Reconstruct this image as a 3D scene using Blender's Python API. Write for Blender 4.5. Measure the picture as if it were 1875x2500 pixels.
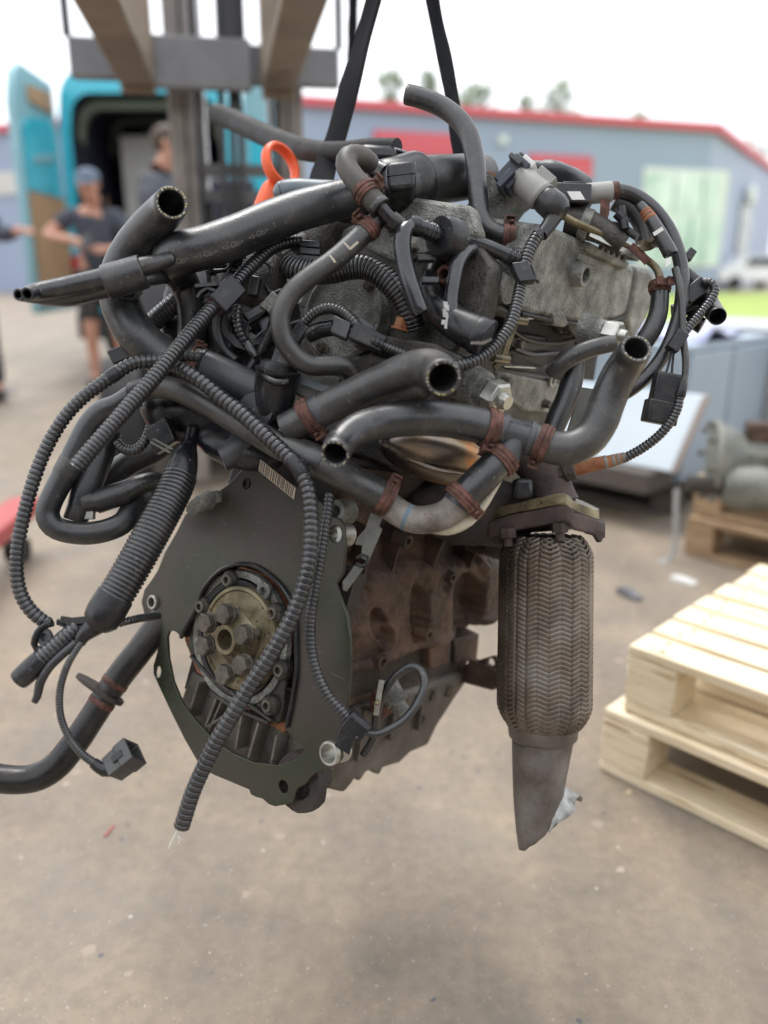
import bpy, bmesh, math, random
from mathutils import Vector as V, Matrix, noise
random.seed(11)
sc = bpy.context.scene
COL = sc.collection
for o_ in list(bpy.data.objects):
    bpy.data.objects.remove(o_, do_unlink=True)

# ------------------------------------------------------------------ camera
F, CX, CY = 1950.0, 937.5, 1250.0            # focal length and centre, in photograph pixels (1875 x 2500)
TH = math.atan(600 / 1950)                   # the phone looks down 17 degrees
CAM = V((0, 0, 1.0))
FW = V((0, math.cos(TH), -math.sin(TH))); UP = V((0, math.sin(TH), math.cos(TH))); RT = V((1, 0, 0))
cam = bpy.data.cameras.new('camera'); camo = bpy.data.objects.new('camera', cam); COL.objects.link(camo)
camo.location = CAM; camo.rotation_euler = (math.pi / 2 - TH, 0, 0)
cam.sensor_fit = 'VERTICAL'; cam.sensor_height = 36; cam.sensor_width = 27; cam.lens = 36 * F / 2500
cam.clip_start = 0.05; cam.clip_end = 500
cam.dof.use_dof = True; cam.dof.focus_distance = 0.93; cam.dof.aperture_fstop = 1.9
sc.camera = camo
sc.render.resolution_x, sc.render.resolution_y = 768, 1024

# ------------------------------------------------------------------ sky, sun, exposure (bright overcast)
SUN_EL, SUN_AZ = math.radians(66), math.radians(-25)
wd = bpy.data.worlds.new('World'); sc.world = wd; wd.use_nodes = True
nt = wd.node_tree; nt.nodes.clear()
sky = nt.nodes.new('ShaderNodeTexSky'); sky.sky_type = 'NISHITA'; sky.sun_disc = False
sky.sun_elevation = SUN_EL; sky.sun_rotation = SUN_AZ; sky.dust_density = 4; sky.air_density = 1.2
hs = nt.nodes.new('ShaderNodeHueSaturation'); hs.inputs['Saturation'].default_value = 0.25
mx = nt.nodes.new('ShaderNodeMix'); mx.data_type = 'RGBA'; mx.inputs[0].default_value = 0.86
mx.inputs[7].default_value = (10.2, 10.5, 11.0, 1)
bg = nt.nodes.new('ShaderNodeBackground'); bg.inputs['Strength'].default_value = 0.1
wo = nt.nodes.new('ShaderNodeOutputWorld')
nt.links.new(sky.outputs[0], hs.inputs['Color']); nt.links.new(hs.outputs[0], mx.inputs[6])
nt.links.new(mx.outputs[2], bg.inputs['Color']); nt.links.new(bg.outputs[0], wo.inputs['Surface'])
sun = bpy.data.lights.new('sun', 'SUN'); sun.energy = 1.3; sun.angle = math.radians(26); sun.color = (1, .97, .93)
suno = bpy.data.objects.new('sun', sun); COL.objects.link(suno)
suno.rotation_euler = (math.pi / 2 - SUN_EL, 0, math.pi - SUN_AZ)
sc.view_settings.view_transform = 'Standard'; sc.view_settings.look = 'None'
sc.view_settings.exposure = 0.88; sc.view_settings.gamma = 1; sc.view_settings.use_curve_mapping = False

# ------------------------------------------------------------------ geometry helpers
def ray(x, y): return RT * ((x - CX) / F) + FW + UP * ((CY - y) / F)
def P(x, y, d): return CAM + ray(x, y) * d                       # a point at depth d
def GZ(x, y, z=0.0):                                             # a point on a level plane
    d = ray(x, y); return CAM + d * ((z - 1.0) / d.z)
def WY(x, y, Y):                                                 # a point on a plane Y = const
    d = ray(x, y); return CAM + d * (Y / d.y)
def cv(x, y, z): return RT * x + UP * y + FW * z
EA = cv(.593, -.033, .803).normalized()                          # engine axes: along the crank, up the cylinders, out of the side
EU = cv(.28, .95, -.168); EU = (EU - EA * EU.dot(EA)).normalized(); ER = -EA.cross(EU)
if ER.x < 0: ER = -ER
EO = P(583, 1560, .97)
def E(r, a, u): return EO + ER * r + EA * a + EU * u
AX = {'r': ER, 'a': EA, 'u': EU}
def on(x, y, ax, val):                                           # a point on a plane of the engine
    d = ray(x, y); n = AX[ax]; p0 = EO + n * val
    return CAM + d * ((p0 - CAM).dot(n) / d.dot(n))
def tri(d):
    d = d.normalized(); h = V((0, 0, 1)) if abs(d.z) < .9 else V((1, 0, 0))
    x = d.cross(h).normalized(); return x, x.cross(d).normalized(), d
def crm(a, b, c, d, t):
    return .5 * ((2 * b) + (c - a) * t + (2 * a - 5 * b + 4 * c - d) * t * t + (3 * b - a - 3 * c + d) * t ** 3)
class Path:
    def __init__(s, pts, rad, n=14):
        s.c = pts; q = [2 * pts[0] - pts[1]] + list(pts) + [2 * pts[-1] - pts[-2]]
        rr = [rad[0]] + list(rad) + [rad[-1]]
        s.p, s.r = [], []
        for i in range(len(pts) - 1):
            for k in range(n):
                t = k / n
                s.p.append(crm(q[i], q[i+1], q[i+2], q[i+3], t)); s.r.append(rr[i+1] * (1 - t) + rr[i+2] * t)
        s.p.append(pts[-1].copy()); s.r.append(rad[-1]); s.n = n
        s.s = [0.0]
        for i in range(1, len(s.p)): s.s.append(s.s[-1] + (s.p[i] - s.p[i-1]).length)
        s.L = s.s[-1]
    def at(s, d):
        d = min(max(d, 0), s.L); lo, hi = 0, len(s.s) - 1
        while hi - lo > 1:
            m = (lo + hi) // 2
            if s.s[m] <= d: lo = m
            else: hi = m
        t = (d - s.s[lo]) / max(1e-9, s.s[hi] - s.s[lo])
        return s.p[lo].lerp(s.p[hi], t), s.r[lo] * (1 - t) + s.r[hi] * t
    def tan(s, d):
        return (s.at(d + .002)[0] - s.at(d - .002)[0]).normalized()
    def ctrl(s, i): return s.s[min(len(s.s) - 1, int(round(i * s.n)))]

class MB:
    def __init__(s): s.v = []; s.f = []
    def add(s, v, f):
        n = len(s.v); s.v += v; s.f += [[i + n for i in q] for q in f]; return s
    def rings(s, rings, cap0=True, cap1=True):
        m = len(rings[0]); v = [p for r in rings for p in r]; f = []
        for i in range(len(rings) - 1):
            for j in range(m):
                k = (j + 1) % m
                f.append([i * m + j, i * m + k, (i + 1) * m + k, (i + 1) * m + j])
        if cap0: f.append(list(range(m - 1, -1, -1)))
        if cap1: f.append([(len(rings) - 1) * m + j for j in range(m)])
        return s.add(v, f)
    def sweep(s, path, ds, fac, seg=16, cap0=True, cap1=True, squash=None):
        t = path.tan(ds[0]); x, y, _ = tri(t); R = []
        for d, k in zip(ds, fac):
            t2 = path.tan(d); q = t.rotation_difference(t2); x = q @ x; y = q @ y; t = t2
            p, r = path.at(d); R.append([])
            for j in range(seg):
                a = 2 * math.pi * j / seg
                R[-1].append(p + (x * math.cos(a) + y * math.sin(a)) * r * k)
        return s.rings(R, cap0, cap1)
    def tube(s, path, seg=18, step=None, lo=0, hi=None, k=1.0, **kw):
        hi = path.L if hi is None else hi
        n = max(2, int((hi - lo) / (step or .006)))
        return s.sweep(path, [lo + (hi - lo) * i / n for i in range(n + 1)], [k] * (n + 1), seg, **kw)
    def corr(s, path, pitch, depth=.14, seg=16, lo=0, hi=None):
        hi = path.L if hi is None else hi
        n = max(1, int((hi - lo) / pitch)); pitch = (hi - lo) / n; ds, fc = [], []
        for i in range(n):
            for t, k in ((.0, 1 - depth), (.12, 1 - depth), (.2, .975), (.34, 1.0), (.72, 1.0), (.9, .975)):
                ds.append(lo + (i + t) * pitch); fc.append(k)
        return s.sweep(path, ds, fc, seg)
    def hose(s, path, seg=22, open0=False, open1=False, step=.006, bore=.74):
        n = max(3, int(path.L / step)); ds = [path.L * i / n for i in range(n + 1)]; sd_ = path.c[0].x * 77; fc = [1.0 + .016 * noise.noise(V((q * 45, sd_, 0))) + .006 * noise.noise(V((q * 160, sd_, 3))) for q in ds]
        if open0:
            Lb = min(path.L * .5, path.r[0] * 2.6)
            pre = [Lb, Lb * .6, Lb * .3, .0006, 0, 0]; pf = [bore * .96, bore, bore, bore, bore * 1.06, .94]
            ds = pre + [.0015] + ds[1:]; fc = pf + [1.0] + fc[1:]
        if open1:
            Lb = min(path.L * .5, path.r[-1] * 2.6)
            ds = ds[:-1] + [path.L - .0015, path.L, path.L, path.L - .0006, path.L - Lb * .3, path.L - Lb]
            fc = fc[:-1] + [1.0, .94, bore * 1.06, bore, bore, bore * .96]
        return s.sweep(path, ds, fc, seg)
    def lathe(s, o, d, prof, seg=24, cap0=True, cap1=True):
        x, y, d = tri(d); R = []
        for h, r in prof:
            R.append([o + d * h + (x * math.cos(2 * math.pi * j / seg) + y * math.sin(2 * math.pi * j / seg)) * r for j in range(seg)])
        return s.rings(R, cap0, cap1)
    def cyl(s, a, b, r, seg=16, r2=None):
        return s.lathe(a, b - a, [(0, r), ((b - a).length, r if r2 is None else r2)], seg)
    def bar(s, pts, w, t, side):
        R = []
        for i, p in enumerate(pts):
            d = (pts[min(i + 1, len(pts) - 1)] - pts[max(i - 1, 0)]).normalized()
            x = (side - d * side.dot(d)).normalized(); y = d.cross(x)
            R.append([p + x * w / 2 + y * t / 2, p - x * w / 2 + y * t / 2, p - x * w / 2 - y * t / 2, p + x * w / 2 - y * t / 2])
        return s.rings(R)
    def obox(s, c, X, Y, Z):
        v = [c + X * i + Y * j + Z * k for i in (-1, 1) for j in (-1, 1) for k in (-1, 1)]
        f = [[0, 1, 3, 2], [4, 6, 7, 5], [0, 4, 5, 1], [2, 3, 7, 6], [0, 2, 6, 4], [1, 5, 7, 3]]
        return s.add(v, f)
    def box(s, x0, x1, y0, y1, z0, z1):
        return s.obox(V(((x0 + x1) / 2, (y0 + y1) / 2, (z0 + z1) / 2)), V(((x1 - x0) / 2, 0, 0)), V((0, (y1 - y0) / 2, 0)), V((0, 0, (z1 - z0) / 2)))
    def ebox(s, r0, r1, a0, a1, u0, u1):
        return s.obox(E((r0 + r1) / 2, (a0 + a1) / 2, (u0 + u1) / 2), ER * (r1 - r0) / 2, EA * (a1 - a0) / 2, EU * (u1 - u0) / 2)
    def prism(s, poly, vec):
        return s.rings([list(poly), [p + vec for p in poly]])
    def hexa(s, c, d, r, h, ch=.15):
        return s.lathe(c, d, [(0, r), (h * (1 - ch), r), (h, r * .86)], 6)
    def ell(s, c, X, Y, Z, nu=20, nv=12):
        R = []
        for i in range(1, nv):
            a = math.pi * i / nv
            R.append([c + Z * math.cos(a) + (X * math.cos(2 * math.pi * j / nu) + Y * math.sin(2 * math.pi * j / nu)) * math.sin(a) for j in range(nu)])
        n0 = len(s.v); s.rings(R, False, False); n1 = len(s.v)
        s.v += [c + Z, c - Z]
        for j in range(nu):
            k = (j + 1) % nu
            s.f.append([n1, n0 + k, n0 + j]); s.f.append([n1 + 1, n1 - nu + j, n1 - nu + k])
        return s
    def plate(s, outer, holes, vec):
        bm = bmesh.new(); es = []
        for lp in [outer] + holes:
            vs = [bm.verts.new(p) for p in lp]
            es += [bm.edges.new((vs[i], vs[(i + 1) % len(vs)])) for i in range(len(vs))]
        bmesh.ops.triangle_fill(bm, use_beauty=True, use_dissolve=False, edges=es)
        g = bmesh.ops.extrude_face_region(bm, geom=list(bm.faces))
        bmesh.ops.translate(bm, vec=vec, verts=[e for e in g['geom'] if isinstance(e, bmesh.types.BMVert)])
        bm.verts.index_update()
        s.add([v.co.copy() for v in bm.verts], [[v.index for v in f.verts] for f in bm.faces]); bm.free()
        return s
    def jitter(s, amp, sc_):
        for i, p in enumerate(s.v):
            s.v[i] = p + noise.noise_vector(p * sc_) * amp
        return s
    def mesh(s, name, mat, sharp=38):
        m = bpy.data.meshes.new(name); m.from_pydata([tuple(p) for p in s.v], [], s.f)
        bm = bmesh.new(); bm.from_mesh(m); bmesh.ops.recalc_face_normals(bm, faces=bm.faces); bm.to_mesh(m); bm.free()
        m.polygons.foreach_set('use_smooth', [True] * len(m.polygons))
        m.set_sharp_from_angle(angle=math.radians(sharp))
        m.materials.append(mat); return m
    def build(s, name, mat, parent=None, bev=0, sharp=38, local=False, sub=0):
        o = link(name, s.mesh(name, mat, sharp), parent, local)
        if bev:
            b = o.modifiers.new('bevel', 'BEVEL'); b.width = bev; b.segments = 2; b.limit_method = 'ANGLE'; b.angle_limit = math.radians(40)
            b.harden_normals = False
        if sub:
            q = o.modifiers.new('sub', 'SUBSURF'); q.levels = q.render_levels = sub
        return o
def link(name, data, parent=None, local=False):
    o = bpy.data.objects.new(name, data); COL.objects.link(o)
    if parent is not None:
        o.parent = parent
        if not local and parent.parent is None and parent.type == 'EMPTY': o.location = -parent.location
    return o
def thing(name, label, cat, loc=(0, 0, 0), rz=0, group=None):
    o = bpy.data.objects.new(name, None); COL.objects.link(o); o.empty_display_size = .1
    o.location = loc; o.rotation_euler = (0, 0, rz); return tag(o, label, cat, group)
def tag(o, label, cat, group=None, kind=None):
    if label: o['label'] = label
    if cat: o['category'] = cat
    if group: o['group'] = group
    if kind: o['kind'] = kind
    return o
def struct(o): o['kind'] = 'structure'; return o
def copy_tree(o, parent=None):
    c = o.copy(); COL.objects.link(c); c.parent = parent
    for ch in list(o.children): copy_tree(ch, c)
    return c

# ------------------------------------------------------------------ materials
def mk(name, cols, scale=30, rough=.5, metal=0, rvar=.12, bump=0, bscale=180, specks=None, stretch=None, spec=.5, pos=None, det=6, coat=0, obj_rand=False, dist=0.001, grime=None):
    m = bpy.data.materials.new(name); m.use_nodes = True; t = m.node_tree; N = t.nodes; Lk = t.links
    b = N['Principled BSDF']; tc = N.new('ShaderNodeTexCoord'); co = tc.outputs['Object']
    if stretch or obj_rand:
        mp = N.new('ShaderNodeMapping'); Lk.new(co, mp.inputs[0]); mp.inputs['Scale'].default_value = stretch or (1, 1, 1); co = mp.outputs[0]
        if obj_rand:
            oi = N.new('ShaderNodeObjectInfo'); ml = N.new('ShaderNodeMath'); ml.operation = 'MULTIPLY'; ml.inputs[1].default_value = 37
            Lk.new(oi.outputs['Random'], ml.inputs[0]); cb = N.new('ShaderNodeCombineXYZ')
            for i in range(3): Lk.new(ml.outputs[0], cb.inputs[i])
            Lk.new(cb.outputs[0], mp.inputs['Location'])
    nz = N.new('ShaderNodeTexNoise'); nz.inputs['Scale'].default_value = scale; nz.inputs['Detail'].default_value = det
    nz.inputs['Roughness'].default_value = .62; Lk.new(co, nz.inputs['Vector'])
    rp = N.new('ShaderNodeValToRGB'); Lk.new(nz.outputs['Fac'], rp.inputs[0]); el = rp.color_ramp.elements
    pos = pos or [.32 + .36 * i / max(1, len(cols) - 1) for i in range(len(cols))]
    while len(el) < len(cols): el.new(.5)
    for i, c in enumerate(cols): el[i].position = pos[i]; el[i].color = (*c, 1)
    out = rp.outputs[0]
    for sp in (specks or []):
        c, ssc, th = sp[:3]
        vn = N.new('ShaderNodeTexVoronoi'); vn.inputs['Scale'].default_value = ssc; Lk.new(co, vn.inputs['Vector'])
        rr = N.new('ShaderNodeMath'); rr.operation = 'LESS_THAN'; rr.inputs[1].default_value = th; Lk.new(vn.outputs['Distance'], rr.inputs[0])
        wn = N.new('ShaderNodeMath'); wn.operation = 'GREATER_THAN'; wn.inputs[1].default_value = sp[3] if len(sp) > 3 else .6
        sx = N.new('ShaderNodeSeparateColor'); Lk.new(vn.outputs['Color'], sx.inputs[0]); Lk.new(sx.outputs[0], wn.inputs[0])
        mu = N.new('ShaderNodeMath'); mu.operation = 'MULTIPLY'; Lk.new(rr.outputs[0], mu.inputs[0]); Lk.new(wn.outputs[0], mu.inputs[1])
        mm = N.new('ShaderNodeMix'); mm.data_type = 'RGBA'; Lk.new(mu.outputs[0], mm.inputs[0]); Lk.new(out, mm.inputs[6]); mm.inputs[7].default_value = (*c, 1)
        out = mm.outputs[2]
    for gc, gs, g0, g1, gm in (grime or []):             # dust, oil and wear patches
        gn = N.new('ShaderNodeTexNoise'); gn.inputs['Scale'].default_value = gs; gn.inputs['Detail'].default_value = 10; gn.inputs['Roughness'].default_value = .7; gn.inputs['Distortion'].default_value = .6; Lk.new(tc.outputs['Object'], gn.inputs['Vector'])
        gr = N.new('ShaderNodeMapRange'); Lk.new(gn.outputs['Fac'], gr.inputs[0]); gr.inputs[1].default_value = g0; gr.inputs[2].default_value = g1; gr.inputs[3].default_value = 0; gr.inputs[4].default_value = gm
        gx = N.new('ShaderNodeMix'); gx.data_type = 'RGBA'; Lk.new(gr.outputs[0], gx.inputs[0]); Lk.new(out, gx.inputs[6]); gx.inputs[7].default_value = (*gc, 1); out = gx.outputs[2]
    Lk.new(out, b.inputs['Base Color'])
    mr = N.new('ShaderNodeMapRange'); Lk.new(nz.outputs['Fac'], mr.inputs[0]); mr.inputs[1].default_value = .3; mr.inputs[2].default_value = .7
    mr.inputs[3].default_value = max(.03, rough - rvar); mr.inputs[4].default_value = min(1, rough + rvar); Lk.new(mr.outputs[0], b.inputs['Roughness'])
    b.inputs['Metallic'].default_value = metal; b.inputs['Specular IOR Level'].default_value = spec
    if coat: b.inputs['Coat Weight'].default_value = coat; b.inputs['Coat Roughness'].default_value = .12
    if bump:
        n2 = N.new('ShaderNodeTexNoise'); n2.inputs['Scale'].default_value = bscale; n2.inputs['Detail'].default_value = 5; Lk.new(co, n2.inputs['Vector'])
        bp = N.new('ShaderNodeBump'); bp.inputs['Strength'].default_value = bump; bp.inputs['Distance'].default_value = dist
        Lk.new(n2.outputs['Fac'], bp.inputs['Height']); Lk.new(bp.outputs[0], b.inputs['Normal'])
    return m
dust = ((.16, .15, .13), 420, .16, .82)
DG = [((.13, .12, .105), 34, .54, .76, .4), ((.004, .004, .005), 22, .55, .7, .8)]
dust2 = ((.09, .083, .072), 140, .2, .86)
M = dict(
    rubber=mk('rubber', [(.007, .008, .0098), (.0135, .0148, .017), (.04, .04, .04)], 16, .37, bump=.3, bscale=420, specks=[dust, dust2], rvar=.12, spec=.85, det=10, grime=DG),
    rubber_dust=mk('dusty_rubber', [(.013, .0135, .0145), (.028, .0278, .027), (.066, .062, .056)], 14, .42, bump=.3, bscale=400, specks=[dust, dust2], rvar=.14, spec=.8, det=10, grime=DG),
    rubber_matte=mk('matte_rubber', [(.009, .009, .01), (.015, .015, .016), (.03, .029, .028)], 18, .62, bump=.5, bscale=260, spec=.3, grime=DG),
    rubber_tan=mk('weathered_rubber', [(.03, .028, .024), (.06, .055, .046), (.1, .09, .074)], 24, .55, bump=.2, bscale=400, specks=[dust], grime=DG),
    conduit=mk('conduit_plastic', [(.008, .009, .011), (.014, .0155, .018), (.03, .031, .033)], 22, .32, rvar=.12, spec=.95, specks=[((.12, .11, .1), 500, .13, .88), dust2], det=9, grime=DG),
    plastic=mk('black_plastic', [(.006, .0065, .0085), (.011, .0115, .0135), (.022, .022, .023)], 20, .33, specks=[dust, dust2], bump=.12, bscale=600, rvar=.12, spec=.5, det=9, grime=DG),
    plastic_grey=mk('grey_plastic', [(.028, .031, .036), (.045, .049, .055), (.07, .074, .08)], 20, .4, specks=[dust]),
    gloss=mk('glossy_tube', [(.01, .011, .013), (.018, .02, .023), (.045, .048, .053)], 30, .16, rvar=.06, coat=.3),
    alu=mk('cast_aluminium', [(.09, .092, .082), (.21, .212, .19), (.38, .38, .345)], 42, .5, .25, bump=1.0, bscale=420, det=12, specks=[((.06, .055, .045), 190, .2, .6), ((.33, .32, .29), 480, .16, .7)], dist=.003, grime=[((.03, .028, .024), 18, .52, .72, .65), ((.42, .42, .39), 60, .58, .75, .5)]),
    alu_dark=mk('oily_aluminium', [(.016, .0145, .0125), (.045, .041, .035), (.12, .11, .095)], 17, .5, .25, bump=.9, bscale=260, det=9, specks=[((.02, .018, .015), 160, .25, .5), ((.19, .18, .15), 380, .15, .75)], dist=.0015),
    iron=mk('rusty_cast_iron', [(.02, .014, .011), (.078, .047, .032), (.16, .096, .064)], 13, .72, .1, bump=.9, bscale=300, det=10, specks=[((.17, .12, .09), 420, .18, .7), ((.02, .016, .014), 240, .2, .6)], dist=.002, grime=[((.012, .011, .01), 14, .5, .68, .75), ((.2, .1, .055), 24, .58, .75, .5)]),
    iron_dark=mk('dark_iron', [(.018, .016, .015), (.04, .033, .028), (.075, .055, .045)], 18, .7, .1, bump=.8, bscale=280, det=9, dist=.002),
    flange=mk('burnt_flange_iron', [(.04, .03, .028), (.075, .055, .05), (.11, .08, .07)], 40, .72, .25, bump=.6, bscale=500, det=8),
    plate=mk('olive_sheet_steel', [(.026, .034, .02), (.038, .043, .028), (.054, .045, .037), (.068, .054, .047)], 5, .36, .3, rvar=.14, det=9, bump=.1, bscale=300, specks=[((.13, .12, .1), 300, .13, .9)], grime=[((.1, .085, .07), 16, .55, .8, .4), ((.012, .012, .01), 11, .55, .75, .6), ((.16, .15, .13), 120, .64, .72, .5)]),
    sheet=mk('grey_sheet_steel', [(.09, .09, .08), (.14, .14, .125), (.2, .2, .18)], 30, .5, .4, bump=.2, bscale=300),
    rust=mk('rusty_clamp', [(.035, .018, .014), (.1, .046, .034), (.2, .1, .078)], 90, .7, .3, bump=.4, bscale=600, det=8),
    rust_orange=mk('orange_rust', [(.16, .06, .025), (.28, .11, .05), (.36, .18, .09)], 60, .8, .1, bump=.4, bscale=500),
    brass=mk('yellow_zinc', [(.05, .04, .025), (.16, .13, .075), (.34, .3, .2)], 22, .38, .6, bump=.35, bscale=240, det=10, specks=[((.06, .035, .02), 150, .25, .6)]),
    zinc=mk('zinc_fitting', [(.3, .3, .27), (.45, .45, .41), (.6, .6, .55)], 40, .38, .8, bump=.15, bscale=400),
    sump=mk('grimy_sump_casting', [(.06, .052, .043), (.125, .111, .094), (.2, .18, .155)], 9, .6, .2, bump=.6, bscale=260, det=10, specks=[((.03, .026, .022), 160, .2, .7)], grime=[((.02, .018, .016), 12, .52, .7, .7)]),
    bolt=mk('dark_bolt', [(.06, .052, .041), (.115, .102, .082), (.175, .158, .13)], 80, .55, .4, bump=.2, bscale=600),
    heat=mk('heat_tinted_steel', [(.13, .115, .115), (.24, .2, .17), (.33, .26, .18), (.62, .26, .09)], 12, .34, .9, bump=.25, bscale=90, det=5),
    pipe=mk('corroded_pipe', [(.07, .06, .05), (.19, .17, .15), (.32, .295, .265)], 30, .6, .35, bump=.4, bscale=400, det=8, specks=[((.2, .09, .06), 160, .22, .72), ((.12, .2, .27), 90, .14, .9)]),
    pipe_dark=mk('dark_steel_pipe', [(.012, .012, .013), (.026, .025, .024), (.06, .054, .048)], 14, .34, .3, bump=.25, bscale=320, specks=[((.13, .06, .035), 200, .16, .8)]),
    cream=mk('cream_pipe', [(.4, .35, .26), (.52, .47, .37), (.6, .56, .46)], 30, .45),
    braid=mk('braided_steel', [(.05, .042, .036), (.1, .08, .063), (.16, .132, .108), (.2, .183, .168)], 12, .36, .6, rvar=.1, bump=.25, bscale=900, grime=[((.2, .11, .07), 14, .55, .75, .45), ((.02, .018, .018), 10, .55, .7, .6)]),
    exh=mk('exhaust_steel', [(.1, .082, .07), (.16, .142, .13), (.23, .215, .2)], 22, .52, .45, bump=.3, bscale=420, det=8, specks=[((.2, .18, .16), 300, .14, .85)]),
    foil=mk('torn_bright_steel', [(.2, .2, .19), (.34, .34, .325), (.5, .5, .48)], 60, .4, .5),
    orange=mk('orange_plastic', [(.78, .1, .025), (.86, .125, .035)], 20, .42),
    bluegrey=mk('blue_grey_plastic', [(.1, .125, .14), (.15, .18, .2)], 20, .4),
    lightgrey=mk('light_grey_plastic', [(.24, .235, .22), (.32, .315, .3)], 26, .5, specks=[((.14, .12, .1), 300, .15, .8)]),
    bluedark=mk('dark_blue_plastic', [(.02, .026, .04), (.035, .042, .058)], 22, .42),
    white=mk('white_label', [(.6, .6, .58), (.75, .75, .73)], 40, .6),
    yellow=mk('yellow_fibre', [(.6, .5, .12), (.75, .68, .3)], 60, .7),
    fibre=mk('white_fibre', [(.6, .58, .5), (.75, .74, .68)], 60, .7),
    tan=mk('tan_sticker', [(.3, .22, .15), (.42, .33, .24)], 40, .6),
    black=mk('black_print', [(.01, .01, .011), (.016, .016, .017)], 20, .6),
    strap=mk('black_webbing', [(.007, .0075, .0095), (.013, .0135, .016), (.02, .02, .0225)], 60, .8, spec=.15, bump=.5, bscale=900, stretch=None),
    copper=mk('copper_wire', [(.4, .28, .2), (.5, .36, .28)], 40, .45, .6),
)
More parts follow.
